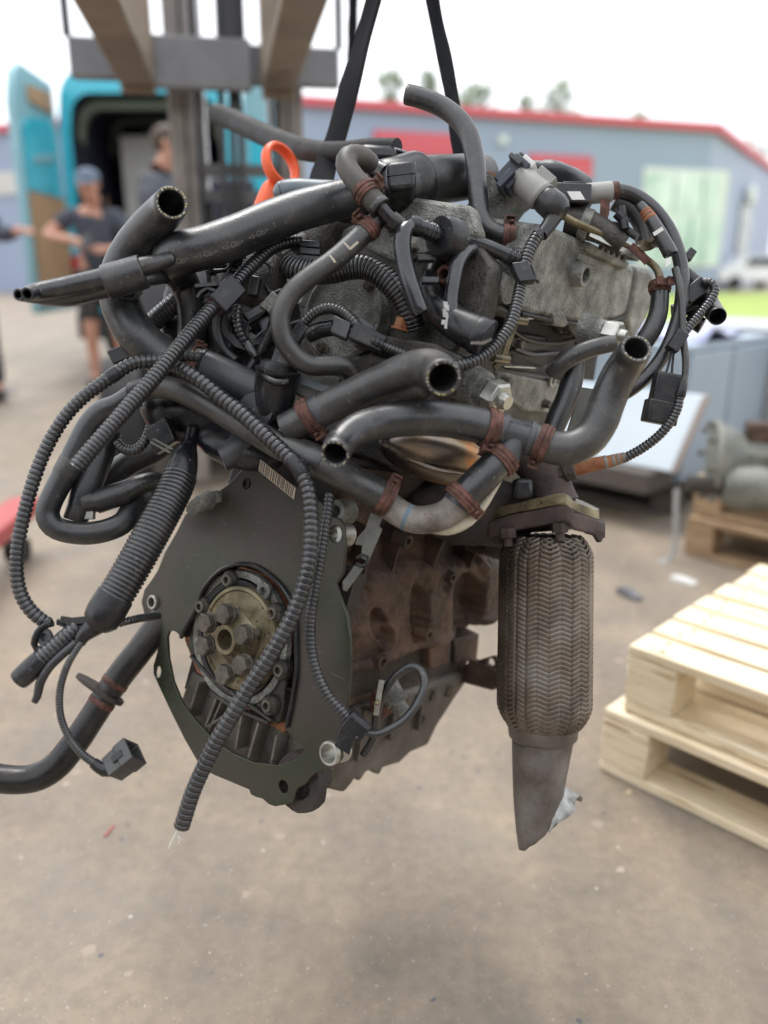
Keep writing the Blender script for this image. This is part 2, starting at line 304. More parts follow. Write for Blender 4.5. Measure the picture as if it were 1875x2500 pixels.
# ------------------------------------------------------------------ setting
B = dict(
    teal=mk('teal_paint', [(.05, .48, .62), (.07, .55, .69)], 3, .3, coat=.4),
    tealpale=mk('dusty_teal_edge', [(.2, .4, .45), (.27, .47, .52)], 6, .5),
    board=mk('plywood_board', [(.36, .22, .12), (.46, .3, .17)], 5, .65, stretch=(6, 6, 1)),
    navy=mk('van_interior', [(.012, .014, .03), (.02, .022, .042)], 5, .7),
    vanrib=mk('van_roof_rib', [(.1, .12, .085), (.14, .16, .115)], 6, .6),
    bulk=mk('white_bulkhead', [(.5, .49, .46), (.6, .59, .56)], 4, .6),
    redlamp=mk('red_lamp', [(.45, .02, .025), (.55, .03, .035)], 10, .25),
    tyre=mk('tyre', [(.015, .015, .016), (.025, .025, .025)], 20, .8),
    steel=mk('grey_painted_steel', [(.14, .14, .145), (.19, .19, .195)], 8, .5, .3),
    mast=mk('worn_mast_steel', [(.2, .18, .165), (.28, .255, .235), (.35, .325, .3)], 6, .42, .4, bump=.2),
    fork=mk('worn_fork_steel', [(.15, .12, .09), (.23, .185, .145), (.3, .25, .2)], 4, .5, .35, bump=.2, bscale=60),
    fkdark=mk('black_painted_steel', [(.02, .02, .024), (.035, .035, .04)], 8, .5),
    fkbody=mk('forklift_body_paint', [(.06, .06, .065), (.085, .085, .09)], 6, .4),
    amber=mk('amber_lens', [(.8, .32, .03), (.85, .38, .05)], 10, .3),
    chrome=mk('chromed_rod', [(.55, .55, .55), (.65, .65, .65)], 10, .15, 1),
    wall=mk('grey_blue_cladding', [(.27, .325, .44), (.3, .36, .475)], .4, .55),
    redtrim=mk('red_trim', [(.55, .09, .115), (.61, .11, .135)], 1, .5),
    roof=mk('grey_roof', [(.2, .2, .21), (.26, .26, .27)], .5, .7),
    glass=mk('green_reflecting_glass', [(.34, .5, .44), (.56, .68, .62), (.74, .82, .79)], .8, .18, spec=.7),  # green tint, with pale reflections put into the colour
    mull=mk('white_frame', [(.62, .66, .62), (.7, .73, .7)], 3, .5),
    dwin=mk('dark_window', [(.05, .07, .045), (.09, .11, .07)], 2, .2),
    carwhite=mk('white_car_paint', [(.7, .71, .72), (.76, .77, .78)], 3, .25, coat=.5),
    carglass=mk('car_glass', [(.03, .04, .045), (.06, .07, .08)], 3, .12),
    leaf=mk('leaf', [(.17, .23, .13), (.24, .3, .18), (.3, .36, .24)], 1.4, .6, obj_rand=True),
    bark=mk('bark', [(.06, .05, .04), (.1, .085, .065)], 8, .85, bump=.5),
    pine=mk('new_pine', [(.66, .52, .32), (.78, .66, .46), (.86, .76, .58)], 9, .62, stretch=(1.2, 14, 14), obj_rand=True, bump=.2, bscale=30, specks=[((.38, .23, .11), 3.2, .16, .55), ((.5, .36, .2), 6, .2, .7)], grime=[((.36, .3, .22), 5, .56, .78, .45)]),
    oldpine=mk('weathered_pine', [(.26, .16, .09), (.38, .26, .15), (.5, .37, .23)], 9, .7, stretch=(1.2, 14, 14), obj_rand=True),
    darkwood=mk('dark_pallet_wood', [(.07, .06, .052), (.12, .1, .088)], 9, .8, stretch=(1.2, 14, 14), obj_rand=True),
    crate=mk('blue_grey_crate', [(.29, .36, .42), (.34, .41, .47)], 3, .5, .1),
    crate2=mk('pale_grey_crate', [(.36, .39, .41), (.44, .46, .48)], 3, .55),
    panel=mk('pale_blue_panel', [(.6, .69, .74), (.68, .75, .8)], 2, .35),
    panelside=mk('panel_edge', [(.3, .25, .22), (.36, .31, .28)], 8, .6),
    lav=mk('lavender_sheet', [(.42, .45, .66), (.52, .55, .74)], 6, .5),
    gear=mk('gearbox_casting', [(.11, .115, .1), (.19, .195, .17), (.26, .26, .23)], 14, .6, .3, bump=.5, bscale=90),
    red=mk('red_pallet_truck_paint', [(.36, .06, .06), (.44, .09, .09)], 8, .45),
    strip=mk('pale_plastic_strip', [(.4, .41, .39), (.48, .49, .47)], 8, .5),
    debris=mk('grey_debris', [(.1, .1, .11), (.16, .16, .17)], 20, .6),
    debrisw=mk('white_debris', [(.6, .62, .6), (.7, .71, .7)], 20, .6),
    skin=mk('skin', [(.5, .25, .17), (.56, .3, .21)], 12, .5),
    shirt=mk('navy_shirt', [(.04, .047, .065), (.06, .068, .088)], 14, .85),
    shorts=mk('charcoal_shorts', [(.035, .034, .034), (.055, .053, .052)], 14, .85),
    jacket=mk('grey_jacket', [(.03, .034, .046), (.075, .082, .1), (.13, .137, .155)], 9, .8),
    jeans=mk('dark_trousers', [(.02, .022, .035), (.032, .035, .05)], 14, .85),
    capm=mk('blue_grey_cap', [(.11, .15, .21), (.15, .19, .25)], 20, .8),
    hair=mk('brown_hair', [(.05, .035, .025), (.09, .06, .04)], 40, .7),
    shoe=mk('dark_shoe', [(.025, .03, .035), (.045, .05, .055)], 20, .7),
    phone=mk('phone', [(.01, .01, .012), (.02, .02, .022)], 10, .2),
    sandy=mk('sandy_verge', [(.42, .36, .29), (.52, .46, .38)], .6, .9),
    lawn=mk('lawn_green', [(.21, .29, .05), (.28, .37, .07), (.34, .42, .1)], .5, .8),
)
# ground: a worn brown yard surface
def ground_mat():
    m = bpy.data.materials.new('yard_surface'); m.use_nodes = True; t = m.node_tree; N = t.nodes; L = t.links
    b = N['Principled BSDF']; tc = N.new('ShaderNodeTexCoord')
    def nz(sc_, det, c0, c1, p0=.35, p1=.65, rough=.6):
        n = N.new('ShaderNodeTexNoise'); n.inputs['Scale'].default_value = sc_; n.inputs['Detail'].default_value = det; n.inputs['Roughness'].default_value = rough
        L.new(tc.outputs['Object'], n.inputs['Vector']); r = N.new('ShaderNodeValToRGB'); L.new(n.outputs['Fac'], r.inputs[0])
        r.color_ramp.elements[0].position = p0; r.color_ramp.elements[0].color = (*c0, 1); r.color_ramp.elements[1].position = p1; r.color_ramp.elements[1].color = (*c1, 1)
        return r.outputs[0], n
    def mixc(a, b_, mode, f):
        x = N.new('ShaderNodeMix'); x.data_type = 'RGBA'; x.blend_type = mode
        if isinstance(f, float): x.inputs[0].default_value = f
        else: L.new(f, x.inputs[0])
        L.new(a, x.inputs[6])
        if isinstance(b_, tuple): x.inputs[7].default_value = (*b_, 1)
        else: L.new(b_, x.inputs[7])
        return x.outputs[2]
    c, _ = nz(1.1, 5, (.215, .176, .135), (.298, .246, .188))
    c2, _ = nz(4.5, 8, (.8, .82, .86), (1.14, 1.1, 1.04), .3, .7)
    c = mixc(c, c2, 'MULTIPLY', 1.0)
    c3, _ = nz(38, 6, (.8, .8, .8), (1.16, 1.15, 1.13), .3, .7)
    c = mixc(c, c3, 'MULTIPLY', .8)
    mp = N.new('ShaderNodeMapping'); mp.inputs['Rotation'].default_value = (0, 0, .35); mp.inputs['Scale'].default_value = (5.5, .35, 1); L.new(tc.outputs['Object'], mp.inputs[0])
    sn = N.new('ShaderNodeTexNoise'); sn.inputs['Scale'].default_value = 1; sn.inputs['Detail'].default_value = 7; L.new(mp.outputs[0], sn.inputs['Vector'])
    sr = N.new('ShaderNodeValToRGB'); L.new(sn.outputs['Fac'], sr.inputs[0]); sr.color_ramp.elements[0].position = .34; sr.color_ramp.elements[0].color = (.84, .84, .85, 1); sr.color_ramp.elements[1].position = .66; sr.color_ramp.elements[1].color = (1.08, 1.07, 1.05, 1)
    c = mixc(c, sr.outputs[0], 'MULTIPLY', 1.0)
    st, _ = nz(1.7, 9, (0, 0, 0), (.28, .28, .28), .6, .74, .7)
    c = mixc(c, (.12, .105, .09), 'MIX', st)
    g, _ = nz(2.3, 6, (0, 0, 0), (.75, .75, .75), .5, .72)
    c = mixc(c, (.19, .172, .152), 'MIX', g)
    for scv, th, gt, col in ((19, .13, .98, (.4, .34, .28)), (47, .16, .982, (.44, .4, .34)), (16, .1, .975, (.5, .4, .27)), (40, .18, .96, (.11, .105, .11)), (110, .24, .97, (.36, .31, .26)), (230, .3, .95, (.33, .28, .235)), (260, .32, .94, (.15, .13, .115)), (27, .3, .97, (.31, .25, .2))):
        v = N.new('ShaderNodeTexVoronoi'); v.inputs['Scale'].default_value = scv; v.inputs['Randomness'].default_value = 1
        dn = N.new('ShaderNodeTexNoise'); dn.inputs['Scale'].default_value = scv * 3.5; L.new(tc.outputs['Object'], dn.inputs['Vector'])
        ad = N.new('ShaderNodeMix'); ad.data_type = 'RGBA'; ad.blend_type = 'ADD'; ad.inputs[0].default_value = .35 / scv
        L.new(tc.outputs['Object'], ad.inputs[6]); L.new(dn.outputs['Color'], ad.inputs[7]); L.new(ad.outputs[2], v.inputs['Vector'])
        a = N.new('ShaderNodeMath'); a.operation = 'LESS_THAN'; a.inputs[1].default_value = th; L.new(v.outputs['Distance'], a.inputs[0])
        s = N.new('ShaderNodeSeparateColor'); L.new(v.outputs['Color'], s.inputs[0])
        gt_ = N.new('ShaderNodeMath'); gt_.operation = 'GREATER_THAN'; gt_.inputs[1].default_value = gt; L.new(s.outputs[0], gt_.inputs[0])
        mu = N.new('ShaderNodeMath'); mu.operation = 'MULTIPLY'; L.new(a.outputs[0], mu.inputs[0]); L.new(gt_.outputs[0], mu.inputs[1])
        c = mixc(c, col, 'MIX', mu.outputs[0])
    L.new(c, b.inputs['Base Color']); b.inputs['Roughness'].default_value = .62; b.inputs['Specular IOR Level'].default_value = .4
    n = N.new('ShaderNodeTexNoise'); n.inputs['Scale'].default_value = 60; n.inputs['Detail'].default_value = 8; L.new(tc.outputs['Object'], n.inputs['Vector'])
    bp = N.new('ShaderNodeBump'); bp.inputs['Strength'].default_value = .35; bp.inputs['Distance'].default_value = .004; L.new(n.outputs['Fac'], bp.inputs['Height']); L.new(bp.outputs[0], b.inputs['Normal'])
    return m
g = MB(); g.add([V((-200, -60, 0)), V((200, -60, 0)), V((200, 340, 0)), V((-200, 340, 0))], [[0, 1, 2, 3]])
struct(g.build('ground', ground_mat()))
g = MB(); g.add([V((5.2, 15.0, .004)), V((40, 15.0, .004)), V((60, 33, .004)), V((5.2, 33, .004))], [[0, 1, 2, 3]])
struct(g.build('grass_verge', B['lawn']))
g = MB(); g.add([V((4, 33, .008)), V((60, 33, .008)), V((80, 48, .008)), V((4, 44, .008))], [[0, 1, 2, 3]])
struct(g.build('sandy_path', B['sandy']))

# unseen wall added behind the camera to darken the surfaces that face it
g = MB(); g.box(-14, 14, -15.0, -9.0, 0, 5.0); struct(g.build('unseen_shade_wall', mk('shade_wall_grey', [(.12, .125, .13), (.16, .165, .17)], .6, .6)))
# ------------------------------------------------------------------ industrial building
def building():
    t = thing('industrial_building', 'long low grey-blue industrial building with red roof edge behind the yard', 'building', (4, 29, 0))
    A, Bc, C, D_ = (GZ(-300, 335, 6), GZ(740, 238, 6), GZ(1745, 305, 6), GZ(1905, 424, 6))
    base = [V((p.x, p.y, 0)) for p in (A, Bc, C, D_)]; base.append(V((base[3].x - 16, base[3].y + 8, 0))); base.append(V((base[0].x - 4, base[0].y + 20, 0)))
    MB().prism(base, V((0, 0, 5.758))).build('wall', B['wall'], t)
    cen = sum(base, V()) / len(base)
    def off(k): return [p + (p - cen).normalized() * k for p in base]
    MB().prism([p + V((0, 0, 5.76)) for p in off(.28)], V((0, 0, .26))).build('red_fascia', B['redtrim'], t)
    MB().prism([p + V((0, 0, 6.042)) for p in off(-.4)], V((0, 0, .08))).build('roof', B['roof'], t)
    d = (base[2] - base[1]).normalized(); n = V((d.y, -d.x, 0))
    def spot(x, y):                                       # a point of the photograph on the front wall
        q = ray(x, y); k = (base[1] - CAM).dot(n) / q.dot(n); return CAM + q * k
    def pane(name, x0, x1, y0, y1, m, th=.08, out=0.0, par=t):
        a, b = spot(x0, y0), spot(x1, y1); c = (a + b) / 2 + n * (th / 2 + out); w = abs((b - a).dot(d)) / 2; h = abs(a.z - b.z) / 2
        return MB().obox(c, d * w, n * th / 2, V((0, 0, h))).build(name, m, par)
    pane('red_sign_panel', 912, 1114, 318, 384, B['redtrim'], .12)
    pane('red_sign_panel', 1290, 1440, 376, 440, B['redtrim'], .12)
    w = pane('window', 1572, 1752, 408, 650, B['mull'], .05)
    for i in range(5):
        x0 = 1577 + i * 35
        pane('pane', x0, x0 + 30, 424, 520, B['glass'], .05, .03, w); pane('pane', x0, x0 + 30, 528, 642, B['glass'], .05, .03, w)
    pane('wall_lamp', 1215, 1232, 332, 352, B['mull'], .2)
    d2 = (base[3] - base[2]).normalized(); n2 = V((d2.y, -d2.x, 0))
    c = base[2] + d2 * 9 + V((0, 0, 2.6)); MB().obox(c + n2 * .05, d2 * 1.6, n2 * .05, V((0, 0, 1.1))).build('side_window', B['dwin'], t)
    c = base[2] + d2 * 8.2 + V((0, 0, 4.1)) + n2 * .3; MB().ell(c, d2 * .5, n2 * .22, V((0, 0, .5))).build('satellite_dish', B['mull'], t)
    dl = (base[1] - base[0]).normalized(); nl = V((dl.y, -dl.x, 0))
    for k, (s, z, hw, hh, m) in enumerate(((4.5, 2.4, .9, 1.1, B['dwin']), (7.5, 4.0, 1.2, .4, B['bulk']))):
        MB().obox(base[0] + dl * s + V((0, 0, z)) + nl * .05, dl * hw, nl * .05, V((0, 0, hh))).build('window', m, t)
building()

# ------------------------------------------------------------------ trees beyond the roof
def tree(x, ytop, ybot, Y, wpx, label, seed):
    rnd = random.Random(seed); top = WY(x, ytop, Y); bot = WY(x, ybot, Y); w = wpx / F * Y * 1.15
    t = thing('tree', label, 'tree', (top.x, Y, 0), 0, 'trees beyond the roof')
    h = top.z; zc = bot.z - 1.5; tr = MB()
    tr.lathe(V((0, 0, 0)), V((0, 0, 1)), [(0, .28), (h * .4, .2), (h * .75, .09), (h * .96, .03)], 10)
    for k in range(9):
        a = rnd.random() * 6.28; z0 = zc + (h - zc) * rnd.random() * .6; L = w * (.3 + .3 * rnd.random())
        tr.cyl(V((0, 0, z0)), V((math.cos(a) * L, math.sin(a) * L, z0 + L * .8)), .06, 6, .015)
    tr.build('trunk', B['bark'], t, local=True)
    cr = MB()
    cl = []
    for k in range(20):
        a = rnd.random() * 6.28; q = rnd.random(); rr = w * .5 * math.sqrt(rnd.random()) * (1 - .55 * q)
        cl.append((V((math.cos(a) * rr, math.sin(a) * rr, zc + (h - zc) * (.05 + .92 * q))), w * (.1 + .12 * rnd.random())))
    for c, s in cl:
        for k in range(46):
            p = c + V((rnd.gauss(0, 1), rnd.gauss(0, 1), rnd.gauss(0, .8))) * s * .6
            u = V((rnd.gauss(0, 1), rnd.gauss(0, 1), rnd.gauss(0, 1))).normalized(); v = u.orthogonal().normalized(); L = .09 + .1 * rnd.random()
            cr.add([p - u * L, p + v * L * .5, p + u * L, p - v * L * .5], [[0, 1, 2, 3]])
    cr.build('crown', B['leaf'], t, local=True)
tree(952, 168, 245, 58, 70, 'thin pale tree top rising left of the right strap', 1)
tree(1040, 172, 245, 62, 60, 'slender tree top just behind the right strap', 2)
tree(1165, 205, 262, 55, 90, 'bushy tree top right of the curved black hose', 3)
tree(1285, 235, 265, 60, 50, 'lowest small tree top above the grey building', 4)
tree(1360, 200, 268, 57, 95, 'rightmost tall tree top above the red roof edge', 5)
tree(1850, 330, 420, 70, 90, 'distant tree beyond the right end of the building', 6)
tree(1560, 262, 300, 75, 40, 'far small tree peeping over the right roof edge', 7)

# ------------------------------------------------------------------ parked cars by the building
def car(x, ybase, Y, rz, label):
    p = WY(x, ybase, Y); t = thing('parked_car', label, 'car', (p.x, Y, 0), rz, 'cars parked by the building')
    prof = [(-2.1, .35), (-2.15, .7), (-2.05, .95), (-1.5, 1.02), (-.95, 1.42), (.6, 1.46), (1.25, 1.02), (2.0, .88), (2.15, .6), (2.1, .35)]
    R = [[V((px_, y, pz)) for px_, pz in prof] for y in (-.84, .84)]
    MB().rings(R).build('body', B['carwhite'], t, bev=.08, local=True)
    for s in (-1, 1):
        MB().prism([V((-.9, .845 * s, 1.0)), V((-.72, .845 * s, 1.36)), V((.52, .845 * s, 1.4)), V((1.02, .845 * s, 1.0))], V((0, .01 * s, 0))).build('side_window', B['carglass'], t, local=True)
        for wx in (-1.3, 1.3):
            MB().cyl(V((wx, .7 * s, .31)), V((wx, .88 * s, .31)), .31, 20).build('wheel', B['tyre'], t, local=True)
    MB().prism([V((1.05, -.7, 1.06)), V((.62, -.66, 1.42)), V((.62, .66, 1.42)), V((1.05, .7, 1.06))], V((.06, 0, .06))).build('windscreen', B['carglass'], t, local=True)
car(1660, 690, 38, .35, 'white car parked left before the green glass window')
car(1825, 690, 37, .25, 'white car parked right by the lawn')

# ------------------------------------------------------------------ van with open rear doors
def van():
    Y0 = 8.3
    xl, xr = WY(142, 350, Y0).x, WY(572, 350, Y0).x; zt = WY(350, 148, Y0).z; xm = (xl + xr) / 2; w = (xr - xl) / 2
    t = thing('cargo_van', 'teal high-roof cargo van with both rear doors open', 'van', (xm, Y0, 0))
    def prof(k, z0, zt_, rr):                            # rounded-top section
        pts = [(-k, z0), (-k, zt_ * .55), (-k * .985, zt_ - rr * 1.6)]
        for i in range(7):
            a = math.pi - i * math.pi / 2 / 6; pts.append((-k * .955 + rr + rr * math.cos(a), zt_ - rr + rr * math.sin(a)))
        return pts + [(-x, z) for x, z in reversed(pts)]
    def ring(y, k, z0, z1, rr): return [V((x, y, z)) for x, z in prof(k, z0, z1, rr)]
    ot = [ring(y, w * q, .42, zt * h, .3) for y, q, h in ((0, .985, .985), (.12, 1, 1), (2.5, 1.02, 1.0), (4.2, 1.0, .98), (5.0, .92, .72), (5.7, .8, .42))]
    inn = [ring(y, w * .86, .62, zt * .905, .2) for y in (3.4, .05, 0)]
    m = MB(); m.rings(inn + ot, True, True); m.build('body_shell', B['teal'], t, local=True)
    li = [ring(y, w * .855, .63, zt * .902, .2) for y in (.01, 3.3)]
    MB().rings(li, False, True).build('interior_lining', B['navy'], t, local=True)
    for y in (.15, 1.1, 2.0):
        a = ring(y, w * .84, 1.9, zt * .895, .2)[2:-2]; b_ = ring(y, w * .80, 1.9, zt * .865, .2)[2:-2]
        MB().prism(a + b_[::-1], V((0, .1, 0))).build('roof_rib', B['vanrib'], t, local=True)
    MB().box(-w * .1, w * .32, 3.2, 3.28, 1.3, zt * .8).build('bulkhead', B['bulk'], t, local=True)
    MB().box(-w * .85, w * .85, .02, 3.2, .56, .62).build('load_floor', B['board'], t, local=True)
    MB().box(-w * .95, w * .95, -.16, .03, .3, .56).build('rear_bumper', B['fkdark'], t, bev=.03, local=True)
    for s in (-1, 1):
        MB().box(s * w * .93 - .05, s * w * .93 + .05, -.05, .02, .62, 1.1).build('tail_lamp', B['redlamp'], t, bev=.015, local=True)
        wl = MB().lathe(V((s * w * .78, 1.1, .34)), V((s, 0, 0)), [(0, .2), (0, .34), (.2, .34), (.2, .2)], 24).build('wheel', B['tyre'], t, local=True)
        MB().lathe(V((s * w * .78 + s * .1, 1.1, .34)), V((s, 0, 0)), [(0, .19), (.1, .2), (.08, .05)], 16).build('rim', B['steel'], wl, local=True)
        MB().lathe(V((s * w * .78, 4.6, .34)), V((s, 0, 0)), [(0, .2), (0, .34), (.2, .34), (.2, .2)], 24).build('wheel', B['tyre'], t, local=True)
    # doors: hinge point and swung direction, both in plan
    base = V((xm, Y0, 0))
    for side, hx, nx, ny, ytop in (('left', 138, 40, 7.15, 125), ('right', 592, 728, 7.75, 212)):
        a = WY(hx, 300, Y0) - base; b_ = WY(nx, 300, ny) - base; a.z = b_.z = 0; d = b_ - a; L = d.length; d.normalize(); n = V((d.y, -d.x, 0))
        if n.y > 0 or (side == 'left' and n.x < 0): n = -n if side == 'left' and n.x < 0 else n
        if side == 'left': n = n if n.x > 0 else -n       # the face turned towards the yard
        else: n = n if n.y < 0 else -n
        zt2 = zt * .93
        def q(s, z, o): return a + d * s * L + V((0, 0, z)) + n * o
        dr = MB().prism([q(0, .6, 0), q(1, .6, 0), q(1, zt2 - .35, 0), q(.9, zt2 - .1, 0), q(.75, zt2, 0), q(0, zt2, 0)], n * -.07).build('rear_door', B['tealpale'], t, bev=.015, local=True)
        MB().prism([q(.14, 1.62, .003), q(.92, 1.62, .003), q(.92, 2.1, .003), q(.78, 2.2, .003), q(.3, 2.28, .003), q(.14, 2.2, .003)], n * .02).build('inner_skin', B['teal'], dr, local=True)
        MB().prism([q(.1, .68, .003), q(.94, .68, .003), q(.94, 1.6, .003), q(.1, 1.6, .003)], n * .025).build('plywood_lining', B['board'], dr, local=True)
        if side == 'left':
            MB().prism([q(.16, 2.34, .003), q(.7, 2.34, .003), q(.7, zt2 - .16, .003), q(.16, zt2 - .1, .003)], n * .025).build('plywood_lining', B['board'], dr, local=True)
            MB().prism([q(.3, 1.92, .025), q(.8, 1.85, .025), q(.8, 1.9, .025), q(.3, 1.98, .025)], n * .02).build('stiffening_rib', B['tealpale'], dr, local=True)
    return t
van()
boxm = mk('cardboard', [(.3, .2, .12), (.4, .28, .17)], 6, .75)
def cargo(x, y, Y, z0, sx, sy, sz, rz, m, name, label, cat):
    p = WY(x, y, Y); t = thing(name, label, cat, (p.x, Y, z0), rz, 'things stowed in the van')
    MB().box(-sx, sx, -sy, sy, 0, sz * 2).build('carton', m, t, bev=.01, local=True)
    MB().box(-.03, .03, -sy - .003, sy + .003, .001, sz * 2 + .003).build('tape', B['panelside'], t, local=True)
cargo(215, 500, 9.3, .625, .24, .2, .55, .1, boxm, 'cardboard_box', 'brown carton on the van floor at the left', 'box')
cargo(300, 500, 9.8, .625, .3, .25, .4, -.15, B['crate2'], 'storage_box', 'pale grey storage box deep inside the van', 'box')
wb = MB(); xa, xb_ = WY(288, 300, 9.1).x, WY(392, 300, 9.1).x; wb.box(xa, xb_, 9.1, 9.13, .63, 2.3)  # added board: stands in for the white bulkhead, which is too dark deeper in
tag(wb.build('added_bulkhead_board', B['bulk'], bev=.01), 'white board added in the van in place of its pale bulkhead', 'board')
cargo(495, 500, 9.2, .625, .26, .22, .5, .2, B['crate2'], 'storage_box', 'pale plastic box in the van behind the mast', 'box')
cargo(520, 500, 9.7, .625, .2, .2, .62, 0, boxm, 'cardboard_box', 'tall brown carton at the right of the van bay', 'box')

# ------------------------------------------------------------------ forklift
def forklift():
    hl, hr = WY(342, 208, 3.32), WY(680, 226, 3.32); zf = (hl.z + hr.z) / 2
    fd = V((.188, -1, 0)).normalized(); sd = V((-fd.y, fd.x, 0)).normalized()
    if sd.x < 0: sd = -sd
    c = (hl + hr) / 2; base = V((c.x, c.y, 0)); rz = math.atan2(sd.y, sd.x)
    t = thing('forklift', 'forklift with raised mast and two brown steel forks reaching overhead', 'forklift', base, rz)
    hw = (hr - hl).length / 2                            # local x to the right, local -y towards the camera
    for s in (-1, 1):
        x = s * hw; m = MB()
        m.prism([V((x - .055, -2.2, zf + .006)), V((x - .062, -.0, zf)), V((x + .062, -.0, zf)), V((x + .055, -2.2, zf + .006))], V((0, 0, .03)))
        for i in (4, 5, 6, 7): pass
        m.obox(V((x, .025, zf + .25)), V((.062, 0, 0)), V((0, .025, 0)), V((0, 0, .27)))
        m.build('fork', B['fork'], t, bev=.006, local=True)
    zc = zf + .05
    MB().box(-.5, .5, .055, .1, zc - .02, zc + .12).build('lower_carriage_bar', B['steel'], t, bev=.01, local=True)
    MB().box(-.22, .16, .02, .053, zc - .05, zc + .13).build('carriage_centre_plate', B['steel'], t, bev=.01, local=True)
    MB().box(-.5, .5, .055, .1, zc + .4, zc + .5).build('upper_carriage_bar', B['steel'], t, bev=.01, local=True)
    for s in (-1, 1):
        MB().box(s * .5 - .012, s * .5 + .012, .06, .095, zc + .121, zc + 1.2).build('backrest_post', B['fkdark'], t, local=True)
    for s in (-1, 1):
        x = s * .235 + .1
        m = MB(); m.box(x - .03, x + .03, .18, .2, .08, zf + .9); m.box(x - s * .03 - .006, x - s * .03 + .006, .2, .29, .08, zf + .9); m.box(x - .03, x + .03, .29, .31, .08, zf + .9)
        m.build('outer_mast_channel', B['mast'], t, bev=.004, local=True)
        m = MB(); m.box(x - s * .052 - .014, x - s * .052 + .014, .17, .27, .3, zf + 1.2); m.build('inner_mast_channel', B['mast'], t, bev=.004, local=True)
        MB().cyl(V((x - s * .1, .25, .3)), V((x - s * .1, .25, zf - .35)), .026, 14).build('lift_cylinder', B['fkdark'], t, local=True)
        MB().cyl(V((x - s * .1, .25, zf - .35)), V((x - s * .1, .25, zf + .9)), .014, 12).build('lift_rod', B['chrome'], t, local=True)
        MB().box(x - s * .08 - .01, x - s * .08 + .01, .12, .13, .4, zf + 1.2).build('lift_chain', B['fkdark'], t, local=True)
    for z in (zf - .28, zf - .38, .5):
        MB().box(-.16, .36, .2, .24, z, z + .045).build('mast_cross_member', B['steel'], t, local=True)
    for k, (x, s) in enumerate(((.03, 1), (.07, 1), (.1, -1))):
        p = Path([V((x, .13, zf - .6)), V((x + .01, .1, zf - .1)), V((x + .02 * s, .12, zf + .4)), V((x, .16, zf + 1.0))], [.014] * 4)
        MB().tube(p, 10).build('hydraulic_hose', M['rubber'], t, local=True)
    MB().cyl(V((.1, .1, zf + .12)), V((.1, .1, zf + .8)), .045, 14).build('tilt_valve', B['fkdark'], t, local=True)
    MB().box(hw - .018, hw + .018, -.32, -.31, zf - .0, zf + .035).build('strap_band', M['strap'], t, local=True)
    # body behind the mast
    m = MB(); R = []
    for y, z0, z1, k in ((.55, .2, .62, .5), (.75, .18, .62, .52), (.8, .18, .5, .52), (1.35, .18, .5, .52), (1.4, .18, .95, .52), (2.2, .2, .98, .52), (2.6, .24, .9, .48), (2.72, .3, .7, .42)):
        R.append([V((-k, y, z0)), V((-k, y, z1)), V((k, y, z1)), V((k, y, z0))])
    m.rings(R).build('body', B['fkbody'], t, bev=.03, local=True)
    m = MB(); m.box(-.22, .22, 1.42, 1.85, .98, 1.1); m.box(-.22, .22, 1.78, 1.9, 1.1, 1.5); m.build('seat', B['navy'], t, bev=.04, local=True)
    MB().cyl(V((0, .8, .5)), V((0, 1.0, 1.0)), .035, 10).build('steering_column', B['fkdark'], t, local=True)
    p = [V((math.cos(a) * .17, 1.0 + math.sin(a) * .06, 1.02 + math.sin(a) * .15)) for a in [i * 6.2832 / 24 for i in range(25)]]
    MB().tube(Path(p, [.014] * 25, 3), 8).build('steering_wheel', B['fkdark'], t, local=True)
    for s in (-1, 1):
        for y, r in ((.45, .3), (2.1, .24)):
            wl = MB().lathe(V((s * .38, y, r)), V((s, 0, 0)), [(0, r * .5), (0, r), (.16, r), (.16, r * .5)], 24).build('wheel', B['tyre'], t, local=True)
            MB().lathe(V((s * .4, y, r)), V((s, 0, 0)), [(0, r * .5), (.1, r * .5), (.1, .03)], 16).build('rim', B['steel'], wl, local=True)
        MB().lathe(V((s * .42, .5, .7)), V((0, -1, 0)), [(0, .05), (.03, .05), (.04, .03)], 14).build('indicator_lamp', B['amber'], t, local=True)
    return t, sd, fd, hr, zf
FK, FSD, FFD, FHR, FZ = forklift()

